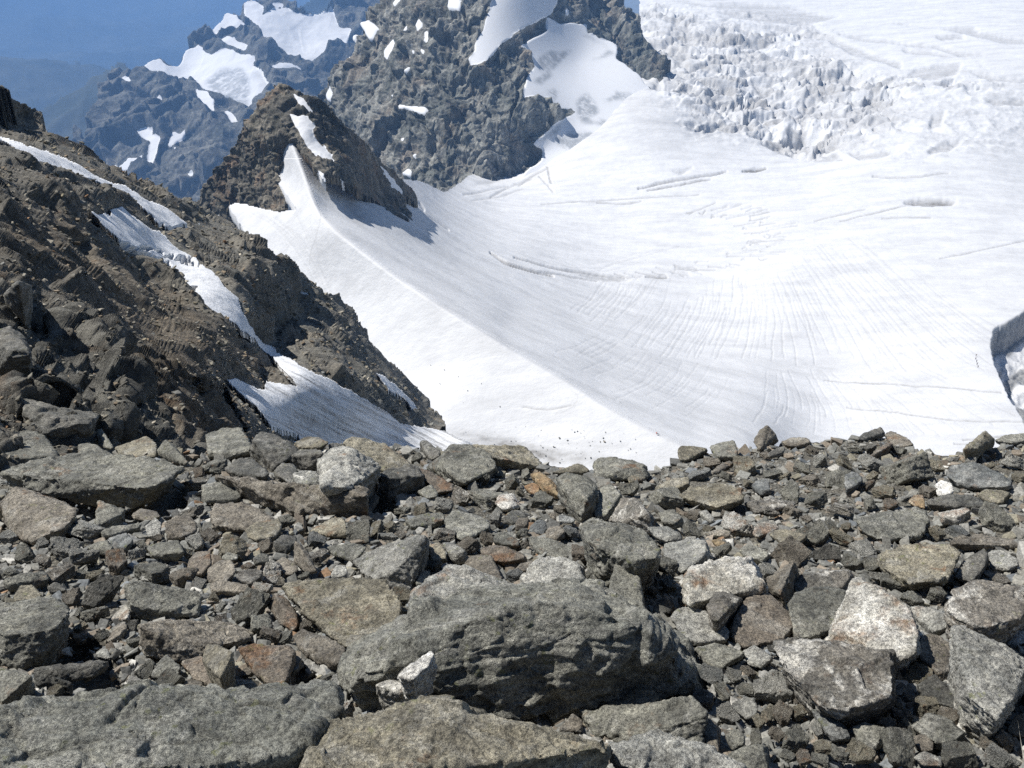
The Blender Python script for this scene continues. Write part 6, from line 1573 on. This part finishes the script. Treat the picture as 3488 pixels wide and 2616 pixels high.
for key, fs in groups.items():
    fs.sort(key=lambda f: f['dist'])
    for k, f in enumerate(fs):
        base = '%s %s stone' % (key[0], key[1])
        f['label'] = '%s %s %s' % (base, key[2], key[3]) if len(fs) == 1 else '%s %s, counted outward, %s %s' % (ORD[min(k, 9)], base, key[2], key[3])
for i, f in enumerate(info):
    q = np.array([f['x'], f['y']])
    d = float(ground_d(q))
    Pw = rays(q) * d
    sc = f['s'] * d / FPX * rng.uniform(1.0, 1.15)
    me = shape_me[int(rng.integers(len(shape_me)))].copy()
    me.name = 'stone'
    ob = link('stone', me, M[f['m']], f['label'], 'stone', 'stones of the foreground slope')
    sz = sc * rng.uniform(0.75, 1.15)
    ob.scale = (sc, sc * rng.uniform(0.85, 1.15), sz)
    ob.rotation_euler = (rng.normal(-0.2, 0.25), rng.normal(0, 0.25), rng.uniform(0, 6.28))
    ob.location = Pw + np.array([0, 0, 0.16 * sz])


# ------------------------------------------------------------------ uncounted small stones
def low_shapes(n, npts, seed):
    out = []
    for k in range(n):
        rr = np.random.default_rng(seed + k)
        p = rr.normal(0, 1, (npts, 3))
        p /= np.abs(p).max(1, keepdims=True) * 0.55 + np.linalg.norm(p, axis=1, keepdims=True) * 0.45
        p *= np.array([0.5, rr.uniform(0.28, 0.48), rr.uniform(0.18, 0.4)])
        bm = hull_of([Vector(a) for a in p])
        bmesh.ops.triangulate(bm, faces=bm.faces)
        bm.verts.index_update()
        V = np.array([v.co[:] for v in bm.verts])
        F = np.array([[v.index for v in f.verts] for f in bm.faces])
        bm.free()
        out.append((V, F))
    return out


def blocks(n, seed):
    out = []
    for k in range(n):
        rr = np.random.default_rng(seed + k)
        c = np.array([(x, y, z) for x in (-1, 1) for y in (-1, 1) for z in (-1, 1)], float) * 0.5
        c = c * (1 + rr.uniform(-0.45, 0.25, (8, 3))) * np.array([1, rr.uniform(0.5, 0.9), rr.uniform(0.25, 0.7)])
        c = np.vstack((c, rr.uniform(-0.5, 0.5, (3, 3)) * np.array([1.1, 0.9, 0.7])))
        bm = hull_of([Vector(a) for a in c])
        bmesh.ops.bevel(bm, geom=bm.edges[:], offset=0.03, segments=1, affect='EDGES')
        bmesh.ops.triangulate(bm, faces=bm.faces)
        bm.verts.index_update()
        out.append((np.array([v.co[:] for v in bm.verts]), np.array([[v.index for v in f.verts] for f in bm.faces])))
        bm.free()
    return out


LOWS = low_shapes(6, 14, 900) + blocks(16, 950)
PAL = np.array([(.15, .15, .137), (.185, .18, .16), (.115, .115, .108), (.2, .17, .135), (.17, .145, .115), (.24, .235, .215), (.15, .16, .165), (.2, .13, .08), (.36, .35, .32), (.21, .195, .15)]) * 1.25
PW = np.array([.26, .22, .13, .06, .08, .11, .06, .008, .03, .042])


def heap(name, pos, size, mat, label, cat, flat=(0.7, 1.1), dim=(1.0, 1.0, 1.0)):
    n = len(pos)
    which = rng.integers(0, len(LOWS), n)
    VV, FF, CC = [], [], []
    off = 0
    for k in range(len(LOWS)):
        ids = np.where(which == k)[0]
        if not len(ids):
            continue
        V, F = LOWS[k]
        m = len(ids)
        yaw = rng.uniform(0, 2 * np.pi, m)
        tl = rng.normal(0, 0.35, (m, 2))
        cy, sy = np.cos(yaw), np.sin(yaw)
        L = V[None] * (size[ids][:, None, None]) * np.stack((np.ones(m), rng.uniform(0.8, 1.25, m), rng.uniform(flat[0], flat[1], m)), -1)[:, None]
        x = L[..., 0] * cy[:, None] - L[..., 1] * sy[:, None]
        y = L[..., 0] * sy[:, None] + L[..., 1] * cy[:, None]
        z = L[..., 2] + x * tl[:, :1] + y * tl[:, 1:]
        VV.append((np.stack((x, y, z), -1) + pos[ids][:, None]).reshape(-1, 3))
        FF.append((F[None] + (np.arange(m) * len(V))[:, None, None]).reshape(-1, 3) + off)
        c = PAL[rng.choice(len(PAL), m, p=PW)] * rng.uniform(0.75, 1.2, (m, 1)) * np.array(dim)
        CC.append(np.repeat(c, len(V), 0))
        off += m * len(V)
    me = make_mesh(name, np.concatenate(VV), np.concatenate(FF), False)
    C = np.concatenate(CC)
    a = me.attributes.new('tone', 'FLOAT_COLOR', 'POINT')
    a.data.foreach_set('color', np.column_stack((C, np.ones(len(C)))).astype(np.float32).ravel())
    return link(name, me, mat, label, cat, kind='stuff')


def rubble_mat(name, sc):
    g = NG(name)
    v = g.coord()
    at_ = g.add('ShaderNodeAttribute', attribute_name='tone')
    n = g.noise(v, sc, 5, 0.7)
    col = g.mix(1.0, at_.outputs['Color'], g.mix(g.ramp(n, 0.3, 0.7), (0.6, 0.6, 0.6), (1.4, 1.4, 1.38)), 'MULTIPLY')
    return g.done(col, g.bump(n, 0.5, 0.4 / sc))


M['rubble'] = rubble_mat('rubble_stone', 60.0)
M['talus'] = rubble_mat('talus_stone', 4.0)
n = 64000
xy = np.column_stack((rng.uniform(-60, 1084, n), rng.uniform(425, 850, n)))
nb_ = 15000
xy = np.vstack((xy, np.column_stack((np.where(rng.uniform(0, 1, nb_) < 0.5, rng.uniform(-900, -60, nb_), rng.uniform(1084, 1900, nb_)), rng.uniform(425, 960, nb_)))))
keep = xy[:, 1] > np.interp(xy[:, 0], edge[:, 0], edge[:, 1]) + 1
xy = xy[keep]
xi, yi = np.clip(xy[:, 0].astype(int), 0, MW - 1), np.clip(xy[:, 1].astype(int), 0, MH - 1)
holm = np.zeros((MH, MW), bool)
for q in HOLLOWS:
    holm |= inside(q, GX, GY)
off_ = (xy[:, 0] < -4) | (xy[:, 0] > 1028)
xy = xy[off_ | (~cov[yi, xi] | (rng.uniform(0, 1, len(xy)) < 0.35)) & (~holm[yi, xi] | (rng.uniform(0, 1, len(xy)) < 0.12))]
# plates and shards wedged between the boulders
n2 = 3400
x2 = np.column_stack((rng.uniform(-20, 1044, n2), rng.uniform(430, 768, n2)))
x2 = x2[x2[:, 1] > np.interp(x2[:, 0], edge[:, 0], edge[:, 1]) + 3]
x2 = x2[~cov[np.clip(x2[:, 1].astype(int), 0, MH - 1), np.clip(x2[:, 0].astype(int), 0, MW - 1)]]
xy = np.vstack((xy, x2))
# and a crowded brink
ne = 420
xe = rng.uniform(0, 1024, ne)
xy = np.vstack((xy, np.column_stack((xe, np.interp(xe, edge[:, 0], edge[:, 1]) + np.abs(rng.normal(0, 7, ne)) + 1))))
d = ground_d(xy)
pos = rays(xy) * d[:, None]
size = np.exp(rng.normal(math.log(0.032), 0.66, len(xy)))
size[-ne:] *= 2.6
lo_, hi_ = len(xy) - ne - len(x2), len(xy) - ne
size[lo_:hi_] = np.clip(np.exp(rng.normal(math.log(9.5), 0.3, len(x2))), 6, 13) * d[lo_:hi_] / FPX
off_ = (xy[:, 0] < -14) | (xy[:, 0] > 1038)
size = np.clip(size, 2.6 * d / FPX, 13 * d / FPX)
size = np.where(off_, size * np.where(rng.uniform(0, 1, len(size)) < 0.05, 3.4, 1.5), size)
pos[:, 2] += und(pos) + 0.12 * size
heap('rubble', pos, size, M['rubble'], 'loose grey and brown rubble and gravel filling the gaps between the boulders', 'rubble')
# talus on the slope at the left
rr_, cc_ = np.where(slm & (gb < 0.25) & (stretch > 0.6))
pick = rng.choice(len(rr_), 12000, replace=False)
rr_, cc_ = rr_[pick], cc_[pick]
dd = Ds[rr_, cc_]
size = np.exp(rng.normal(math.log(0.3), 0.65, len(dd))) * np.clip(dd / 70, 0.3, 1.5)
size = np.clip(size, 1.3 * dd / FPX, np.where(rng.uniform(0, 1, len(dd)) < 0.05, 9, 4.5) * dd / FPX)
heap('talus', Pr[rr_, cc_] + np.array([0, 0, 0.1]) * size[:, None], size, M['talus'], 'brown talus blocks strewn over the dark slope at the left', 'talus', flat=(0.6, 1.0), dim=(0.92, 0.86, 0.77))
# stones fallen on the snow below the gully
pts = []
while len(pts) < 75:
    q = px('Z', [(rng.normal(1215, 90), rng.normal(968, 26))])[0]
    if q[1] < 470 and q[0] < 700 and q[1] > px('Z', [(0, 905)])[0, 1]:
        pts.append(q)
for q in [(960, 800), (990, 815), (1010, 845), (1040, 830), (930, 790), (950, 830), (1000, 870), (1340, 870), (1080, 880), (1810, 830), (1845, 842)]:
    pts.append(px('Z', [q])[0])
pts = np.array(pts)
d = glacier_d(pts)
heap('fallen_stones', rays(pts) * d[:, None] + np.array([0, 0, 0.3]), np.exp(rng.normal(math.log(0.36), 0.4, len(pts))), M['talus'], 'dark stones scattered on the snow below the gully', 'stones')


# ------------------------------------------------------------------ people on the snow
def skin_mesh(name, joints, bones, mat, parent, levels=1):
    me = bpy.data.meshes.new(name)
    me.from_pydata([j[:3] for j in joints], bones, [])
    ob = bpy.data.objects.new(name, me)
    COL.objects.link(ob)
    ob.modifiers.new('s', 'SKIN')
    for v, j in zip(me.skin_vertices[0].data, joints):
        v.radius = (j[3], j[3])
    me.skin_vertices[0].data[0].use_root = True
    sb = ob.modifiers.new('u', 'SUBSURF')
    sb.levels = sb.render_levels = levels
    g_ = bpy.context.evaluated_depsgraph_get()
    new = bpy.data.meshes.new_from_object(ob.evaluated_get(g_))
    new.name = name
    bpy.data.objects.remove(ob)
    new.polygons.foreach_set('use_smooth', np.full(len(new.polygons), True))
    return link(name, new, mat, parent=parent)


CL = {'red': plain_mat('red_cloth', (0.75, 0.12, 0.06)), 'dark': plain_mat('dark_cloth', (0.03, 0.03, 0.035)), 'navy': plain_mat('navy_cloth', (0.03, 0.04, 0.08)), 'green': plain_mat('green_cloth', (0.05, 0.1, 0.06)), 'skin': plain_mat('skin', (0.5, 0.32, 0.24)),
      'violet': plain_mat('violet_cloth', (0.12, 0.05, 0.14)), 'grey': plain_mat('grey_cloth', (0.1, 0.1, 0.11))}


def person(loc, yaw, jacket, trousers, label, stride=0.25, seated=False, lean=0.12, group=None):
    root = bpy.data.objects.new('person', None)
    COL.objects.link(root)
    root.location = loc
    root.rotation_euler = (0, 0, yaw)
    root['label'] = label
    root['category'] = 'person'
    if group:
        root['group'] = group
    hip = 0.95 if not seated else 0.16
    ly = lean
    J = [(0, 0, hip, .13), (0, ly * .5, hip + .25, .13), (0, ly, hip + .47, .15), (0, ly * 1.15, hip + .56, .055), (0, ly * 1.3, hip + .66, .085), (0, ly * 1.3, hip + .78, .08)]
    E = [(0, 1), (1, 2), (2, 3), (3, 4), (4, 5)]
    legs, arms = [], []
    for s in (-1, 1):
        b = len(J)
        if seated:
            J += [(s * .1, .05, hip, .1), (s * .14, .47, hip + .2 * (s > 0), .07), (s * .15, .88, .07, .05), (s * .15, .98, .14, .045)]
        else:
            st_ = s * stride
            J += [(s * .1, 0, hip - .06, .1), (s * .11, st_ * .6 + .05, .5, .07), (s * .11, st_ - .02, .09, .05), (s * .12, st_ + .16, .04, .045)]
        E += [(0, b), (b, b + 1), (b + 1, b + 2), (b + 2, b + 3)]
        legs.append(b)
        b = len(J)
        J += [(s * .2, ly, hip + .45, .065), (s * .27, ly - .02, hip + .2, .05), (s * .24, ly + .2, hip + .06, .04), (s * .23, ly + .29, hip + .05, .038)]
        E += [(2, b), (b, b + 1), (b + 1, b + 2), (b + 2, b + 3)]
        arms.append(b)
    skin_mesh('body', J, E, CL['skin'], root)
    grow_ = lambda ids, f: [(*J[i][:3], J[i][3] * f) for i in ids]
    ids = [0, 1, 2] + [arms[0], arms[0] + 1, arms[0] + 2, arms[1], arms[1] + 1, arms[1] + 2]
    skin_mesh('jacket', grow_(ids, 1.28), [(0, 1), (1, 2), (2, 3), (3, 4), (4, 5), (2, 6), (6, 7), (7, 8)], CL[jacket], root)
    ids = [0] + [legs[0], legs[0] + 1, legs[0] + 2, legs[0] + 3, legs[1], legs[1] + 1, legs[1] + 2, legs[1] + 3]
    skin_mesh('trousers', grow_(ids, 1.25), [(0, 1), (1, 2), (2, 3), (3, 4), (0, 5), (5, 6), (6, 7), (7, 8)], CL[trousers], root)
    skin_mesh('helmet', [(0, ly * 1.25, hip + .74, .1), (0, ly * 1.25, hip + .83, .09)], [(0, 1)], CL['grey'], root)
    skin_mesh('backpack', [(0, ly - .24, hip + .12, .13), (0, ly - .22, hip + .34, .14), (0, ly - .2, hip + .5, .1)], [(0, 1), (1, 2)], CL['dark' if not seated else 'red'], root)
    return root


def on_snow(q):
    return rays(q) * float(glacier_d(q))


q = px('Z', [(1419, 938)])[0]
person(on_snow(q) + np.array([0, 0, 0.05]), math.radians(-115), 'red', 'dark', 'person in a red jacket and dark trousers sitting alone on the snow ridge', seated=True, lean=-0.1)
for k, (qx, qy, jk) in enumerate([(2108, 768, 'dark'), (2107, 775, 'violet'), (2109, 781, 'navy'), (2110, 787, 'dark'), (2112, 793, 'grey')]):
    q = px('Z', [(qx, qy + 2)])[0]
    person(on_snow(q) + np.array([0, 0, 0.1]), math.radians(170), jk, 'dark',
           ['first person in dark clothes at the top of the roped party on the glacier', 'second person from the top of the roped party, in violet jacket', 'middle person of the roped party of five, in navy jacket',
            'fourth person from the top of the roped party, in dark clothes', 'lowest person of the roped party, in grey jacket'][k], stride=0.28 * (-1) ** k, group='roped party crossing the glacier')

# ------------------------------------------------------------------ air
me = bpy.data.meshes.new('haze')
bm = bmesh.new()
bmesh.ops.create_cube(bm, size=1.0)
bm.to_mesh(me)
bm.free()
hz = bpy.data.materials.new('haze')
hz.use_nodes = True
hn = hz.node_tree.nodes
hn.clear()
pv = hn.new('ShaderNodeVolumePrincipled')
om = hn.new('ShaderNodeOutputMaterial')
hz.node_tree.links.new(pv.outputs[0], om.inputs['Volume'])
pv.inputs['Color'].default_value = (0.28, 0.52, 0.94, 1)
pv.inputs['Density'].default_value = HAZE
pv.inputs['Anisotropy'].default_value = 0.0
ob = link('haze', me, hz, 'blue mountain air that veils the far slopes', 'haze', kind='stuff')
xs = []
zmin, zmax, ymin, ymax, xmin, xmax = 0, 0, 0, 0, 0, 0
for o_ in SC.objects:
    if o_.type == 'MESH' and o_.name != 'haze' and o_.get('kind') == 'structure':
        n_ = len(o_.data.vertices)
        V = np.empty(n_ * 3, np.float32)
        o_.data.vertices.foreach_get('co', V)
        V = V.reshape(-1, 3)
        zmin, zmax = min(zmin, V[:, 2].min()), max(zmax, V[:, 2].max())
        ymin, ymax = min(ymin, V[:, 1].min()), max(ymax, V[:, 1].max())
        xmin, xmax = min(xmin, V[:, 0].min()), max(xmax, V[:, 0].max())
zmin, zmax = zmin - 1.0, zmax + 6.0
ob.location = ((xmin + xmax) / 2, (ymin + ymax) / 2 - 10, (zmin + zmax) / 2)
ob.scale = (xmax - xmin + 40, ymax - ymin + 60, zmax - zmin)
print('SCENE', len(SC.objects), 'fills', len(fills), 'of', n_fill, 'z', zmin, zmax, 'extent', xmin, xmax, ymin, ymax)
